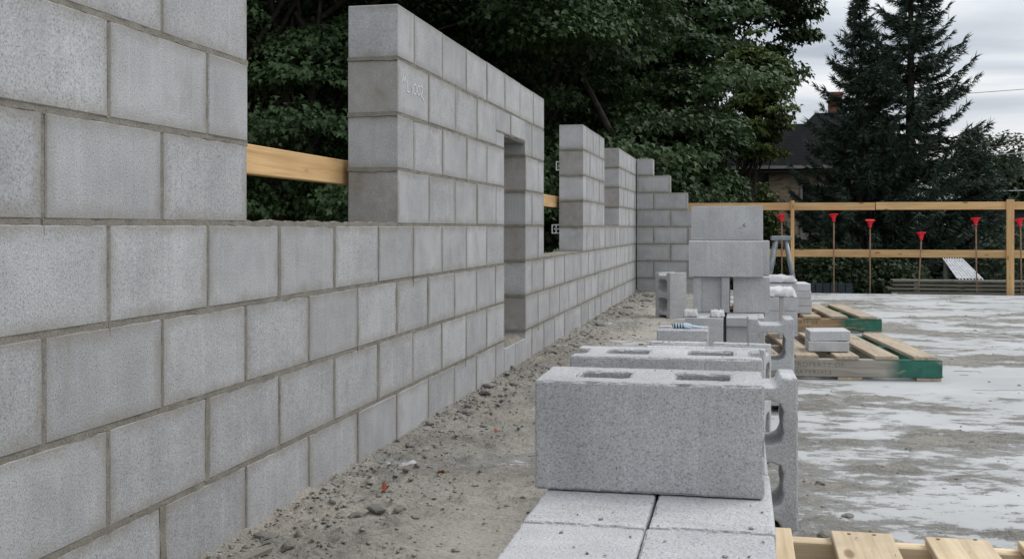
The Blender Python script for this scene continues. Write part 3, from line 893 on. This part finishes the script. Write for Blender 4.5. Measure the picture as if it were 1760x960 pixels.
# ------------------------------------------------------------------ mortar dirt on the deck
ys = [1.15]
while ys[-1] < 13.28: ys.append(ys[-1] + max(.006, .0042 * ys[-1]))
ys = np.array(ys); xs = np.arange(-1.212, 6.2, .0145)
X, Y = np.meshgrid(xs, ys)
aisle = 1 / (1 + np.exp((X + .25 + .25 * fbm(Y * 1.1, X * 0 + 3, 2)) * 9))         # strip between wall and stacks
side = np.exp(-((X - .35) / .55) ** 2) * .10
cov = .42 * fbm(X * .9 + 31, Y * 1.3 + 12, 5, .55) + .58 * fbm(X * 2.6 + 9, Y * 4.2 + 3, 6, .66)
cov = cov - cov[X > .2].mean() + .5
near = np.exp(-((Y - 2.75) / .42) ** 2) * .17 - np.exp(-(((Y - 3.75) / .55) ** 2 + ((X - 1.25) / .65) ** 2)) * .06 + np.exp(-(((Y - 3.5) / .9) ** 2 + ((X - .25) / .25) ** 2)) * .16
d = (cov - .5) * 1.7 + (fbm(X * 11, Y * 17 + 7, 4, .65) - .5) * .26 - .16 + .40 * aisle + side * .6 + near * .9 + np.exp(-((Y - 5.2) / .5) ** 2) * .05
# pale bare patches scraped clean in the aisle
for (px, py, sx, sy, k) in ((-.72, 7.4, .13, .33, .22), (-.62, 9.6, .10, .9, .18), (-.75, 11.0, .09, .5, .2)):
    d = d - k * np.exp(-(((X - px) / sx) ** 2 + ((Y - py) / sy) ** 2))
foot = np.exp(-(X - WF) / .085) * (.6 + .8 * fbm(Y * 3.1, X * 3, 3))
foot2 = np.exp(-(RF - Y).clip(0) / .2) * (X < .2)
d = d + .12 * foot + .2 * foot2
track = np.exp(-((X + .66 + .05 * np.sin(Y * 1.3)) / .17) ** 2) * np.clip(fbm(X * 1.5, Y * .9 + 8, 3) * 2.8 - .55, 0, 1)
fine = fbm(X * 38, Y * 38, 4, .6) - .5
h = np.where(d > 0, np.minimum(d * .08, .007) + np.clip(d * 9, 0, 1) * fine * .019, np.maximum(d * .02, -.0004))
h = h + np.clip(d * 9, 0, 1) * np.maximum(0, fbm(X * 13, Y * 13 + 40, 3) - .62) * .035
h = h + aisle * (1 - np.exp(-(X - WF) / .035)) * (np.maximum(0, fbm(X * 16 + 5, Y * 16, 4, .62) - .52) * .085 + (fbm(X * 55, Y * 55, 3, .6) - .5) * .010)
h = h * (1 - .7 * track)
h = h + np.clip(foot, 0, 1.2) * (.006 + .045 * np.maximum(0, fbm(X * 24, Y * 24, 4) - .40)) + foot2 * .05 * fbm(X * 9, Y * 9, 3)
h = np.clip(h, -.02, .075)
d[Y > 13.2] = -1
V = np.stack([X, Y, h + .0016], -1).reshape(-1, 3)
I = np.arange(X.size).reshape(X.shape)
F = np.stack([I[:-1, :-1], I[:-1, 1:], I[1:, 1:], I[1:, :-1]], -1).reshape(-1, 4)
F = F[d.reshape(-1)[F].max(1) > -.42]
used, inv = np.unique(F, return_inverse=True)
dm = mesh_np('mortar_dirt', V[used], inv.reshape(-1, 4), M_DIRT, True)
ca = dm.attributes.new('cover', 'FLOAT', 'POINT'); ca.data.foreach_set('value', np.clip(d.reshape(-1)[used], -1, 1).astype(np.float32))
cb = dm.attributes.new('trodden', 'FLOAT', 'POINT'); cb.data.foreach_set('value', track.reshape(-1)[used].astype(np.float32))
new_obj('mortar_dirt', dm, label='grey brown mortar dirt and sand spilled over the deck', cat='dirt', kind='stuff')
def ground_h(x, y):
    i = np.clip(np.searchsorted(ys, y), 0, len(ys) - 1); j = np.clip(((x - xs[0]) / .0145).astype(int), 0, len(xs) - 1)
    return h[i, j], d[i, j]

# small rubble
def stones(name, P, S, seed, mat, flat=.45):
    bm = bmesh.new(); bmesh.ops.create_icosphere(bm, subdivisions=1, radius=1)
    bv = np.array([v.co[:] for v in bm.verts]); bf = np.array([[v.index for v in f.verts] for f in bm.faces]); bm.free()
    r = np.random.default_rng(seed); n = len(P)
    Vv = bv[None] * (1 + r.uniform(-.38, .38, (n, len(bv), 1)))
    an = r.uniform(0, 6.28, n); c, s = np.cos(an)[:, None], np.sin(an)[:, None]
    st = r.uniform(.65, 1.35, (n, 1, 3)); st[..., 2] *= flat
    Vv = Vv * st * S[:, None, None]
    Vx = Vv[..., 0] * c - Vv[..., 1] * s; Vy = Vv[..., 0] * s + Vv[..., 1] * c
    Vv = np.stack([Vx, Vy, Vv[..., 2]], -1) + P[:, None, :]
    Ff = bf[None] + (np.arange(n) * len(bv))[:, None, None]
    return mesh_np(name, Vv.reshape(-1, 3), Ff.reshape(-1, 3), mat)
n = 46000
Yp = 1.2 + 11.9 * RNG.random(n) ** 1.8; Xp = np.where(RNG.random(n) < .42, RNG.uniform(-1.2, -.2, n), RNG.uniform(-.3, 5.5, n))
wl_ = RNG.random(n) < .12; Xp = np.where(wl_, WF + .01 + RNG.exponential(.07, n), Xp)
gh, gd = ground_h(Xp, Yp)
tk = np.exp(-((Xp + .66) / .19) ** 2)
keep = RNG.random(n) < np.clip(.22 + gd * 7, .12, 1) * (1 - .6 * tk)
Xp, Yp, gh = Xp[keep], Yp[keep], gh[keep]
S = np.clip(RNG.lognormal(-5.85, .52, len(Xp)), .0014, .011)
P = np.stack([Xp, Yp, np.maximum(gh, 0) + S * .25], -1)
print('rubble', len(P))
new_obj('rubble', stones('rubble', P, S, 3, M_STONE), label='small crumbs of dried mortar strewn across the deck', cat='rubble', kind='stuff')
# coarser broken droppings, mostly along the foot of the wall
m = 1500
Yq = 2.0 + 10.5 * RNG.random(m) ** 1.35
Xq = np.where(RNG.random(m) < .62, WF + .015 + RNG.exponential(.11, m), RNG.uniform(-1.15, -.30, m)); Xq = np.minimum(Xq, -.30)
Sq = np.clip(RNG.lognormal(-4.65, .42, m), .006, .024) * np.where(Xq < -.95, 1.0, .72)
clus = fbm(Xq * 3.1 + 2, Yq * 3.1, 3)
kp = RNG.random(m) < np.clip((clus - .40) * 5, .08, 1) * (1 - .75 * np.exp(-((Xq + .66) / .15) ** 2))
Xq, Yq, Sq = Xq[kp], Yq[kp], Sq[kp]
gq, _ = ground_h(Xq, Yq)
new_obj('broken_droppings', stones('broken_droppings', np.stack([Xq, Yq, np.maximum(gq, 0) + Sq * .18], -1), Sq, 17, M_STONE, .5), label='broken flakes of dropped mortar heaped along the wall foot', cat='rubble', kind='stuff')
# crumbs on top of the stacked blocks
cp = []
for (x0, x1, y0, y1, z, k) in ((-.33, .045, 1.25, 1.84, T1, 70), (-.34, .03, 1.86, 2.02, T1 + .191, 10), (-.34, .03, 2.23, 2.38, T1 + .191, 9), (-.29, .06, 3.52, 3.68, .392, 26), (-.36, .83, 1.25, 2.4, .129, 60), (-.28, .1, 5.55, 5.85, T1, 16)):
    for _ in range(k): cp.append((random.uniform(x0, x1), random.uniform(y0, y1), z, min(.0052, random.lognormvariate(-6.35, .55))))
cp = np.array(cp)
new_obj('mortar_crumbs', stones('mortar_crumbs', cp[:, :3] + np.array([0, 0, .0008]), cp[:, 3], 5, M_STONE), label='tiny mortar crumbs lying on the stacked blocks and near pallet', cat='rubble', kind='stuff')

# larger lumps of dried mortar, one by one
LUMPS = [(-.62, 3.55, .040), (-.55, 2.86, .020), (-.50, 2.86, .026), (-.43, 2.86, .022), (-.42, 2.79, .024), (-.36, 2.74, .024), (-.50, 3.28, .042), (-.44, 3.33, .03),
         (-.68, 4.42, .045), (-.45, 4.95, .03), (-1.0, 2.72, .022), (-1.02, 2.85, .020), (-.95, 2.74, .026), (-.90, 2.78, .022), (-1.14, 2.46, .028), (-1.10, 2.42, .026), (-1.05, 2.40, .03),
         (-1.16, 3.35, .022), (-1.13, 3.62, .028), (-1.12, 3.95, .026), (-1.10, 4.3, .03), (-1.13, 4.75, .032), (-1.08, 5.1, .03), (-1.12, 6.4, .04), (-1.05, 6.9, .045), (-1.1, 7.7, .05),
         (-1.08, 8.4, .05), (-1.0, 9.5, .06), (-1.05, 10.3, .06), (-.95, 11.2, .07), (-.8, 12.2, .08), (-1.0, 12.0, .09), (.20, 2.78, .021), (.33, 2.80, .020), (.29, 2.70, .016), (.42, 2.66, .014), (.23, 3.35, .017), (.28, 3.02, .018),
         (1.3, 4.3, .02), (1.9, 6.3, .03), (2.2, 8.2, .03)]
lm = [lump_mesh('lump', 1, 1, .45, 40 + k, M_STONE, 2, .55) for k in range(5)]
ORD = lambda k: str(k + 1) + ('th' if 3 < k + 1 < 21 or not 0 < (k + 1) % 10 < 4 else ('st', 'nd', 'rd')[k % 10])
def zone(q): return 'at the foot of the long wall' if q[0] < -.88 else ('in the aisle beside the wall' if q[0] < 0 else 'on the open right deck')
zones = {}
for q in sorted(LUMPS, key=lambda q: q[1]): zones.setdefault(zone(q), []).append(q)
for i, (x, y, r) in enumerate(LUMPS):
    zq = zone((x, y, r))
    g = float(ground_h(np.array([x]), np.array([y]))[0][0])
    o = new_obj('mortar_lump', lm[i % 5], loc=(x, y, max(0, g) + r * .22), rot=(0, 0, random.uniform(0, 6.28)), label='dried mortar lump %s, %s nearest the camera there' % (zq, ORD(zones[zq].index((x, y, r)))), cat='mortar lump', group='dried mortar lumps on the deck')
    o.scale = (r, r * random.uniform(.65, 1.0), r * random.uniform(.6, 1.1))
# dead leaves
b = MB(); b.add([(0, 0, 0), (-.018, .012, .008), (-.008, .022, .004), (0, .042, .010), (.008, .022, .003), (.018, .012, .010)], [(0, 1, 2, 3), (0, 3, 4, 5)])
lf = b.mesh('leaf', M_DEADLEAF)
for i, (x, y) in enumerate(((-1.0, 2.95), (-.93, 3.25), (-.88, 3.9), (-.80, 4.75), (-.98, 5.85), (-1.02, 6.05))):
    g = float(ground_h(np.array([x]), np.array([y]))[0][0])
    new_obj('dead_leaf', lf, loc=(x, y, max(g, 0) + .006), rot=(random.uniform(-.4, .4), random.uniform(-.4, .4), random.uniform(0, 6)), label='small reddish brown dead leaf on the dirt, %s nearest along the wall' % ORD(i), cat='leaf', group='dead leaves near the wall')
new_obj('wood_stick', box_mesh(.14, .018, .012, M_OLDWOOD, .002), loc=(-1.10, 2.28, .022), rot=(0, R(-4), R(70)), label='short grey wood stick on the dirt at the wall foot, bottom edge', cat='stick')

# ------------------------------------------------------------------ trees
def leaf_mesh(name, P, N, T, S, mat):
    """folded lobed leaves: base point, normal, tip direction, size"""
    n = len(P)
    T = T - N * (T * N).sum(1, keepdims=True); T /= np.linalg.norm(T, axis=1, keepdims=True) + 1e-9
    B = np.cross(N, T)
    shape = [(0, 0, 0), (-.52, .30, .10), (-.24, .52, .05), (0, 1., -.12), (.24, .52, .05), (.52, .30, .10)]
    V = np.stack([P + (B * a + T * b_ + N * c_) * S[:, None] for a, b_, c_ in shape], 1)
    k = (np.arange(n) * 6)[:, None]
    F = np.concatenate([k + np.array([0, 1, 2, 3]), k + np.array([0, 3, 4, 5])], 0)
    return mesh_np(name, V.reshape(-1, 3), F, mat)
def unit(v): return v / (np.linalg.norm(v, axis=-1, keepdims=True) + 1e-9)
def broadleaf(name, label, base, center, radii, nclump, nleaf, lsize, mat, seed, group='maple trees behind the wall', trunk_r=.22, lobes=7, clump=(.55, 1.15)):
    r = np.random.default_rng(seed)
    base = np.array(base, float); center = np.array(center, float); radii = np.array(radii, float)
    t = thing(name, label, 'tree', loc=tuple(base), group=group)
    # clumps sit on a lumpy shell made of several overlapping lobes
    lc = unit(r.normal(size=(lobes, 3))) * .42
    C = []
    while len(C) < nclump:
        q = lc[r.integers(lobes)] + unit(r.normal(size=3)) * r.uniform(.30, .62)
        C.append(q)
    C = np.array(C) * radii + center
    C = C[C[:, 2] > GZ + .5]
    rc = r.uniform(clump[0], clump[1], len(C))
    per = r.multinomial(nleaf, rc ** 2 / (rc ** 2).sum())
    ci = np.repeat(np.arange(len(C)), per)
    u = unit(r.normal(size=(len(ci), 3))); u[:, 2] = np.where(u[:, 2] < -.2, -u[:, 2] * .6, u[:, 2])
    rad = r.random(len(ci)) ** .45
    off = u * rad[:, None] * rc[ci][:, None] * np.array([1, 1, .52])
    P = C[ci] + off
    outw = unit(P - center)
    N = unit(np.array([0, 0, 1.]) * .75 + outw * .35 + u * .35 + r.normal(size=P.shape) * .42)
    T = unit(outw * .8 + u * .7 + np.array([0, 0, -.75]) + r.normal(size=P.shape) * .5)
    S = lsize * r.uniform(.6, 1.25, len(P))
    new_obj('crown', leaf_mesh('crown', P - base, N, T, S, mat), t)
    b = MB()
    top = center + np.array([0, 0, radii[2] * .45])
    pts = [base - np.array([0, 0, .2])] + [base * (1 - f) + top * f + r.normal(size=3) * np.array([.12, .12, 0]) for f in (.12, .3, .5, .75, 1.)]
    b.tube([p - base for p in pts], [trunk_r * 1.4, trunk_r, trunk_r * .85, trunk_r * .65, trunk_r * .4, .03], 9)
    for k in r.choice(len(C), min(len(C), 46), replace=False):
        f = r.uniform(.18, .8); s0 = base * (1 - f) + top * f
        mid = s0 * .5 + C[k] * .5 + np.array([0, 0, -.15]) + r.normal(size=3) * .15
        b.tube([s0 - base, mid - base, C[k] - base], [trunk_r * (.42 - .3 * f), trunk_r * .2, .012], 6, False)
    new_obj('trunk', b.mesh('trunk', M_BARK, True), t)
    return t
broadleaf('maple_tree', 'dark maple seen through the first window opening, left of the tall pier', (-7.2, 15.2, GZ), (-6.4, 15.5, 3.6), (4.8, 3.4, 6.4), 330, 145000, .086, M_MAPLE, 1, clump=(.45, .95))
broadleaf('maple_tree', 'big dark maple filling the middle behind the narrow wall piers', (-4.2, 20, GZ), (-3.4, 19.5, 4.8), (5.0, 4.0, 7.6), 380, 135000, .115, M_MAPLE, 2, trunk_r=.3, clump=(.5, 1.0))
broadleaf('maple_tree', 'maple whose rounded crown ends against the sky beside the spruces', (-2.6, 30, GZ), (-2.15, 30, 7.0), (4.1, 3.8, 5.6), 250, 75000, .15, M_MAPLE2, 3, clump=(.5, 1.0))
broadleaf('leafy_tree', 'smaller light green tree in front of the dark roof', (-.45, 25.2, GZ), (.35, 25, 3.5), (1.0, 1.0, 1.7), 80, 14000, .10, M_LIGHTLEAF, 4, group=None, trunk_r=.08, clump=(.25, .45))
broadleaf('maple_tree', 'low bushy maple growth just right of the stepped wall end', (-1.8, 21.5, GZ), (-.95, 21.5, 1.7), (1.35, 1.4, 2.9), 90, 24000, .125, M_MAPLE, 9, trunk_r=.1, clump=(.35, .7))
broadleaf('maple_tree', 'dark maple deep in the background behind the tall pier', (-12, 28, GZ), (-11, 28, 6), (7.5, 4, 9), 300, 30000, .32, M_MAPLE2, 5, clump=(.9, 1.6))
broadleaf('maple_tree', 'dark maple deep in the background behind the narrow opening', (-5.5, 36, GZ), (-6, 36, 7.5), (5.6, 4, 9.5), 280, 30000, .34, M_MAPLE2, 6, clump=(.9, 1.6))
broadleaf('maple_tree', 'dark maple at the far left, behind the near end of the wall', (-17, 19, GZ), (-17, 19, 4.5), (5.5, 4, 7), 170, 22000, .24, M_MAPLE2, 31, clump=(.8, 1.4))
broadleaf('maple_tree', 'dark maple out to the left, hidden by the tall near wall', (-15, 8, GZ), (-15, 8, 4), (4.5, 4, 6.5), 150, 20000, .22, M_MAPLE2, 32, clump=(.7, 1.3))
broadleaf('round_tree', 'dark rounded tree at the right edge below the power lines', (11.5, 46, GZ), (11.5, 46, 2.0), (2.0, 2.2, 3.2), 110, 16000, .17, M_MAPLE2, 7, group=None)
broadleaf('round_tree', 'low reddish dark tree between the spruces and the right edge', (9.1, 42, GZ), (9.1, 42, 1.5), (1.7, 1.8, 3.1), 110, 14000, .15, M_HEDGE, 8, group=None)

def spruce(label, base, height, rmax, seed, z0=.9, step=.23, top_cut=1.0):
    r = np.random.default_rng(seed); base = np.array(base, float)
    t = thing('spruce_tree', label, 'tree', loc=tuple(base), group='spruces beyond the guard rail')
    tb = MB(); tb.tube([(0, 0, -.2), (0, 0, height * .35), (.03, .02, height * .7), (0, 0, height)], [height * .0155, height * .012, height * .007, .01], 9)
    new_obj('trunk', tb.mesh('trunk', M_BARK, True), t)
    br = MB(); Pn, Dn, Ln = [], [], []
    z = z0
    while z < height - .15:
        fr = z / height
        Lb = rmax * (1 - fr) ** 1.12 + .08
        for k in range(int(r.integers(6, 9))):
            az = r.uniform(0, 2 * math.pi); ln = Lb * r.uniform(.62, 1.14)
            up = .55 * fr ** 1.6 - .12 + r.normal() * .07
            h = np.array([math.cos(az), math.sin(az), 0])
            ss = np.linspace(0, 1, 7)
            pts = np.array([h * ln * s_ + np.array([0, 0, z + r.uniform(-.02, .02) + ln * (up * s_ - .42 * (1 - fr) * s_ * (1 - s_) * 1.5 + .20 * s_ ** 3)]) for s_ in ss])
            br.tube([tuple(p) for p in pts], [.022 * (1 - fr) + .008] + [.014 * (1 - fr) + .004] * 4 + [.004, .002], 4, False)
            side = np.cross(h, [0, 0, 1.])
            m = max(5, int(ln / .048))
            for q in range(m):
                s_ = .12 + .88 * (q + r.random() * .6) / m
                i = min(5, int(s_ * 6)); p = pts[i] + (pts[i+1] - pts[i]) * (s_ * 6 - i)
                tl = (.30 * (1 - s_) + .10) * (.55 + .45 * (1 - fr)) * r.uniform(.7, 1.25)
                for sg in (-1, 1):
                    dv = unit(h * r.uniform(.45, .9) + side * sg * r.uniform(.35, 1.) + np.array([0, 0, r.uniform(-.55, .12)]))
                    nn = max(1, int(tl / .11))
                    for w in range(nn):
                        Pn.append(p + dv * tl * w / nn); Dn.append(unit(dv + r.normal(size=3) * .22)); Ln.append(min(tl / nn * 1.7, .2))
                if s_ > .9: Pn.append(p); Dn.append(unit(pts[6] - pts[5])); Ln.append(.2)
        z += step * r.uniform(.75, 1.2) * (1 - .35 * fr)
    new_obj('branches', br.mesh('branches', M_BARK, True), t)
    P, D, Lg = np.array(Pn), np.array(Dn), np.array(Ln)
    Vs, n = [], len(P)
    for k in range(4):                      # crossed needle blades per twig
        N = unit(np.cross(D, r.normal(size=D.shape)))
        wv = N * (.008 + .009 * r.random((n, 1)))
        D2 = unit(D + r.normal(size=D.shape) * .28)
        Vs.append(np.stack([P, P + D2 * (Lg * .35)[:, None] + wv, P + D2 * Lg[:, None], P + D2 * (Lg * .35)[:, None] - wv], 1))
    V = np.concatenate(Vs).reshape(-1, 3)
    new_obj('needles', mesh_np('needles', V, np.arange(len(V)).reshape(-1, 4), M_SPRUCE), t)
    print('spruce quads', len(V) // 4)
spruce('slimmer left spruce whose tip just reaches the top of the picture', (2.53, 24.6, GZ), 7.3, 2.7, 11)
spruce('taller right spruce, trunk bare below, top cut off by the picture edge', (3.66, 25.3, GZ), 9.3, 3.15, 12, z0=1.0)
spruce('low young spruce at the right foot of the two tall ones', (5.05, 25.8, GZ), 4.5, 1.8, 13, z0=.4)

# ------------------------------------------------------------------ house behind the spruces
HY = 33.0
hs = thing('brick_house', 'yellow brick house with dark hipped roof behind the spruces', 'house', loc=(3, HY, GZ))
def part(name, b, mat, parent, off=(3, HY, GZ), bevel=0):
    me = b.mesh(name, mat, bevel=bevel); o = new_obj(name, me, parent); o.location = tuple(-Vector(off)) if parent is hs else (0, 0, 0); return o
b = MB(); b.box(.80, 5.0, HY, HY + 9, GZ, 2.45); part('wall', b, M_YBRICK, hs)
b = MB(); b.box(-2.5, .79, HY + .25, HY + 8, GZ, 2.45); sd = part('siding_wall', b, M_SIDING, hs)
for k in range(16):
    b = MB(); b.box(-2.48 + k * .2, -2.455 + k * .2, HY + .225, HY + .252, GZ, 2.44); part('siding_batten', b, M_SIDING, hs)
b = MB(); b.box(-2.8, 5.3, HY - .5, HY - .42, 2.50, 2.59); part('gutter', b, M_TRIM, hs)
b = MB(); b.box(-2.8, 5.3, HY - .49, HY + 9.3, 2.38, 2.45); part('soffit', b, M_DARKSOFFIT, hs)
b = MB(); x0, x1, y0, y1, z0, z1 = .55, 5.3, HY - .5, HY + 9.4, 2.55, 4.50
b.add([(x0, y0, z0), (x1, y0, z0), (x1, y1, z0), (x0, y1, z0), (2.35, HY + 3.4, z1), (3.6, HY + 3.4, z1)], [(0, 1, 5, 4), (1, 2, 5), (2, 3, 4, 5), (3, 0, 4), (0, 3, 2, 1)])
rf = part('roof', b, M_ROOF, hs)
b = MB(); b.add([(-2.8, HY - .2, 2.56), (2.2, HY - .2, 2.56), (2.2, HY + 8, 2.56), (-2.8, HY + 8, 2.56), (-2.8, HY + 3.8, 4.20), (2.2, HY + 3.8, 4.20)], [(0, 1, 5, 4), (2, 3, 4, 5), (3, 0, 4), (1, 2, 5), (0, 3, 2, 1)])
part('side_roof', b, M_ROOF, hs)
b = MB(); b.box(2.80, 3.22, HY + 3.6, HY + 4.1, 4.2, 5.20); b.box(2.76, 3.26, HY + 3.56, HY + 4.14, 5.10, 5.18); part('chimney', b, M_OBRICK, hs)
def window(xa, xb, za, zb, y=HY):
    b = MB()
    for (p, q, r_, s_) in ((xa, xb, zb - .07, zb), (xa, xb, za, za + .07), (xa, xa + .07, za + .07, zb - .07), (xb - .07, xb, za + .07, zb - .07)):
        b.box(p, q, y - .05, y + .02, r_, s_)
    w = part('window', b, M_TRIM, hs)
    b = MB(); b.box(xa + .06, xb - .06, y - .02, y - .01, za + .06, zb - .06); o = part('pane', b, M_GLASS, w)
    b = MB(); b.box(xa - .1, xb + .1, y - .12, y - .002, za - .12, za - .01); part('sill', b, M_TRIM, w)
window(1.70, 2.75, .55, 2.05); window(3.6, 4.6, .55, 2.05); window(-.3, .30, 1.2, 1.75, HY + .2)

# shrubs at the house
def shrub(label, center, radii, n, lsize, mat, seed, name='shrub'):
    r = np.random.default_rng(seed); c = np.array(center, float); rad = np.array(radii)
    base = np.array([c[0], c[1], GZ]); t = thing(name, label, 'shrub', loc=tuple(base))
    u = unit(r.normal(size=(n, 3))); P = c + u * (r.random((n, 1)) ** .4) * rad * (.7 + .6 * fbm(u[:, 0:1] * 3 + seed, u[:, 2:3] * 3, 3))
    P[:, 2] = np.maximum(P[:, 2], GZ + .05)
    new_obj('foliage', leaf_mesh('foliage', P - base, unit(u * .5 + [0, 0, .6] + r.normal(size=P.shape) * .5), unit(u + [0, 0, -.5] + r.normal(size=P.shape) * .4), lsize * r.uniform(.6, 1.2, n), mat), t)
    b = MB()
    for k in range(7):
        q = P[r.integers(n)] - base; b.tube([(0, 0, -.05), tuple(q * .5 + [0, 0, .1]), tuple(q)], [.03, .018, .005], 5, False)
    new_obj('stem', b.mesh('stem', M_BARK, True), t)
shrub('ivy green upright shrub against the house, left of the thin post', (.62, 30.8, .35), (.42, .4, 1.7), 5000, .11, M_LIGHTLEAF, 21)
shrub('dark shrub under the left spruce behind the guard rail', (1.9, 22.5, -.6), (1.3, .9, 1.1), 9000, .10, M_HEDGE, 22)
shrub('dark shrub below the tall spruce, beside the board pile', (3.0, 22.6, -.7), (1.0, .8, 1.0), 7000, .10, M_HEDGE, 23)
shrub('thin shrub at the right edge in front of the brick garage', (5.2, 21.5, -.1), (1.0, .7, 1.2), 1500, .09, M_HEDGE, 24)
shrub('dark low hedge growing far behind the block wall', (-1.0, 24.0, -.4), (2.6, 1.0, 1.4), 9000, .15, M_HEDGE, 25)

# ------------------------------------------------------------------ yard beyond the deck
# stacked old boards
PT = -.10
for i in range(7):
    x0, x1 = 2.52 - .035 * i + random.uniform(-.05, .05), 4.88 + random.uniform(-.10, .10)
    zt = PT - i * .064
    new_obj('old_board', box_mesh(round(x1 - x0, 2), .34, .040, M_OLDWOOD, .005, 'ob%d' % i), loc=((x0 + x1)/2, 19.2, zt - .02), rot=(0, 0, random.uniform(-.012, .012)),
            label='weathered grey board, %s from the top of the pile beyond the deck' % ORD(i), cat='board', group='boards stacked beyond the deck edge')
    for x, sd_ in ((2.85, 'left'), (4.55, 'right')):
        new_obj('spacer', box_mesh(.06, .32, .0235, M_OLDWOOD, .002), loc=(x, 19.2, zt - .052), label='%s spacer strip under the %s weathered board from the top' % (sd_, ORD(i)), cat='spacer', group='spacers in the board pile')
for x, sd_ in ((2.85, 'left'), (4.55, 'right')):
    new_obj('timber_support', box_mesh(.2, .34, PT - 6 * .064 - .064 - GZ, M_OLDWOOD, .006), loc=(x, 19.2, (PT - 7 * .064 + GZ) / 2), label='%s timber support under the weathered board pile' % sd_, cat='support')
# tin sheet on a small lean-to
ln = thing('lean_to', 'small open lean to with a sloping corrugated tin sheet roof', 'lean to', loc=(4.3, 20.5, GZ))
NX = 40
V, F = [], []
for i in range(NX + 1):
    u_ = i / NX
    for (px, pz, py) in ((3.59, .215, 20.9), (3.74, -.13, 20.35)):
        V.append((px + u_ * (.35 if pz > 0 else .44) - 4.3, py - 20.5 + .2 * 0, pz + .018 * math.sin(u_ * 2 * math.pi * 8) - GZ))
for i in range(NX): F.append((2*i, 2*i+1, 2*i+3, 2*i+2))
b = MB(); b.add(V, F); me = b.mesh('tin_sheet', M_TIN, True)
new_obj('tin_sheet', me, ln)
for (x, y, zz) in ((-.66, .37, 1.58), (-.40, .37, 1.58), (-.50, -.10, 1.24), (-.18, -.10, 1.24)):
    new_obj('post', box_mesh(zz, .07, .07, M_OLDWOOD, .003), ln, loc=(x, y, zz/2), rot=(0, R(-90), 0))
# brick garage at the right edge
gg = thing('brick_garage', 'low red brick garage with grey gabled top at the right edge', 'garage', loc=(8, 27, GZ))
b = MB(); b.box(-2.25, 5, 0, 6, 0, .95); new_obj('brick_wall', b.mesh('brick_wall', M_RBRICK), gg)
b = MB(); b.box(-2.22, 5, .03, 6, .955, 2.58); new_obj('upper_wall', b.mesh('upper_wall', M_SHED), gg)
for k in range(7):
    b = MB(); b.box(-2.24, 5.0, .0, .035, .98 + k * .22, .995 + k * .22); new_obj('board_lap', b.mesh('board_lap', M_SHED), gg)
b = MB(); b.add([(-2.35, -.2, 2.60), (5.3, -.2, 2.60), (5.3, 3, 2.75), (-2.25, 3, 2.75), (-2.35, -.2, 2.66), (5.3, -.2, 2.66), (5.3, 3, 2.81), (-2.25, 3, 2.81)], [(0,3,2,1),(4,5,6,7),(0,1,5,4),(1,2,6,5),(2,3,7,6),(3,0,4,7)])
new_obj('roof', b.mesh('roof', M_SIDING), gg)
# dark slatted fence
fe = thing('slat_fence', 'dark blue grey slatted fence low behind the left rebar stakes', 'fence', loc=(1.2, 20.2, GZ))
for k in range(14):
    new_obj('slat', box_mesh(.115, .02, 1.15, M_BLUE, .004), fe, loc=(-1.0 + k * .13, 0, .6))
for z in (.3, .95):
    new_obj('fence_rail', box_mesh(1.9, .04, .08, M_BLUE, .004), fe, loc=(-.15, .032, z))
# power lines
for i, (za, zb, lab) in enumerate(((5.2, 5.55, 'highest thin power line at the right edge of the sky'), (3.35, 3.75, 'upper of two close power lines crossing the right trees'), (3.12, 3.42, 'lower of two close power lines crossing the right trees'),
                                   (1.72, 1.80, 'low thin wire right of the spruces above the guard rail'))):
    y = 38 if i < 3 else 30
    b = MB(); b.tube([(y * .19, y, za), (y * .25, y + .4, (za + zb)/2 - .01), (y * .55, y + 2, zb + .9)], .012, 6)
    new_obj('power_line', b.mesh('power_line', M_WIRE, True), label=lab, cat='power line')
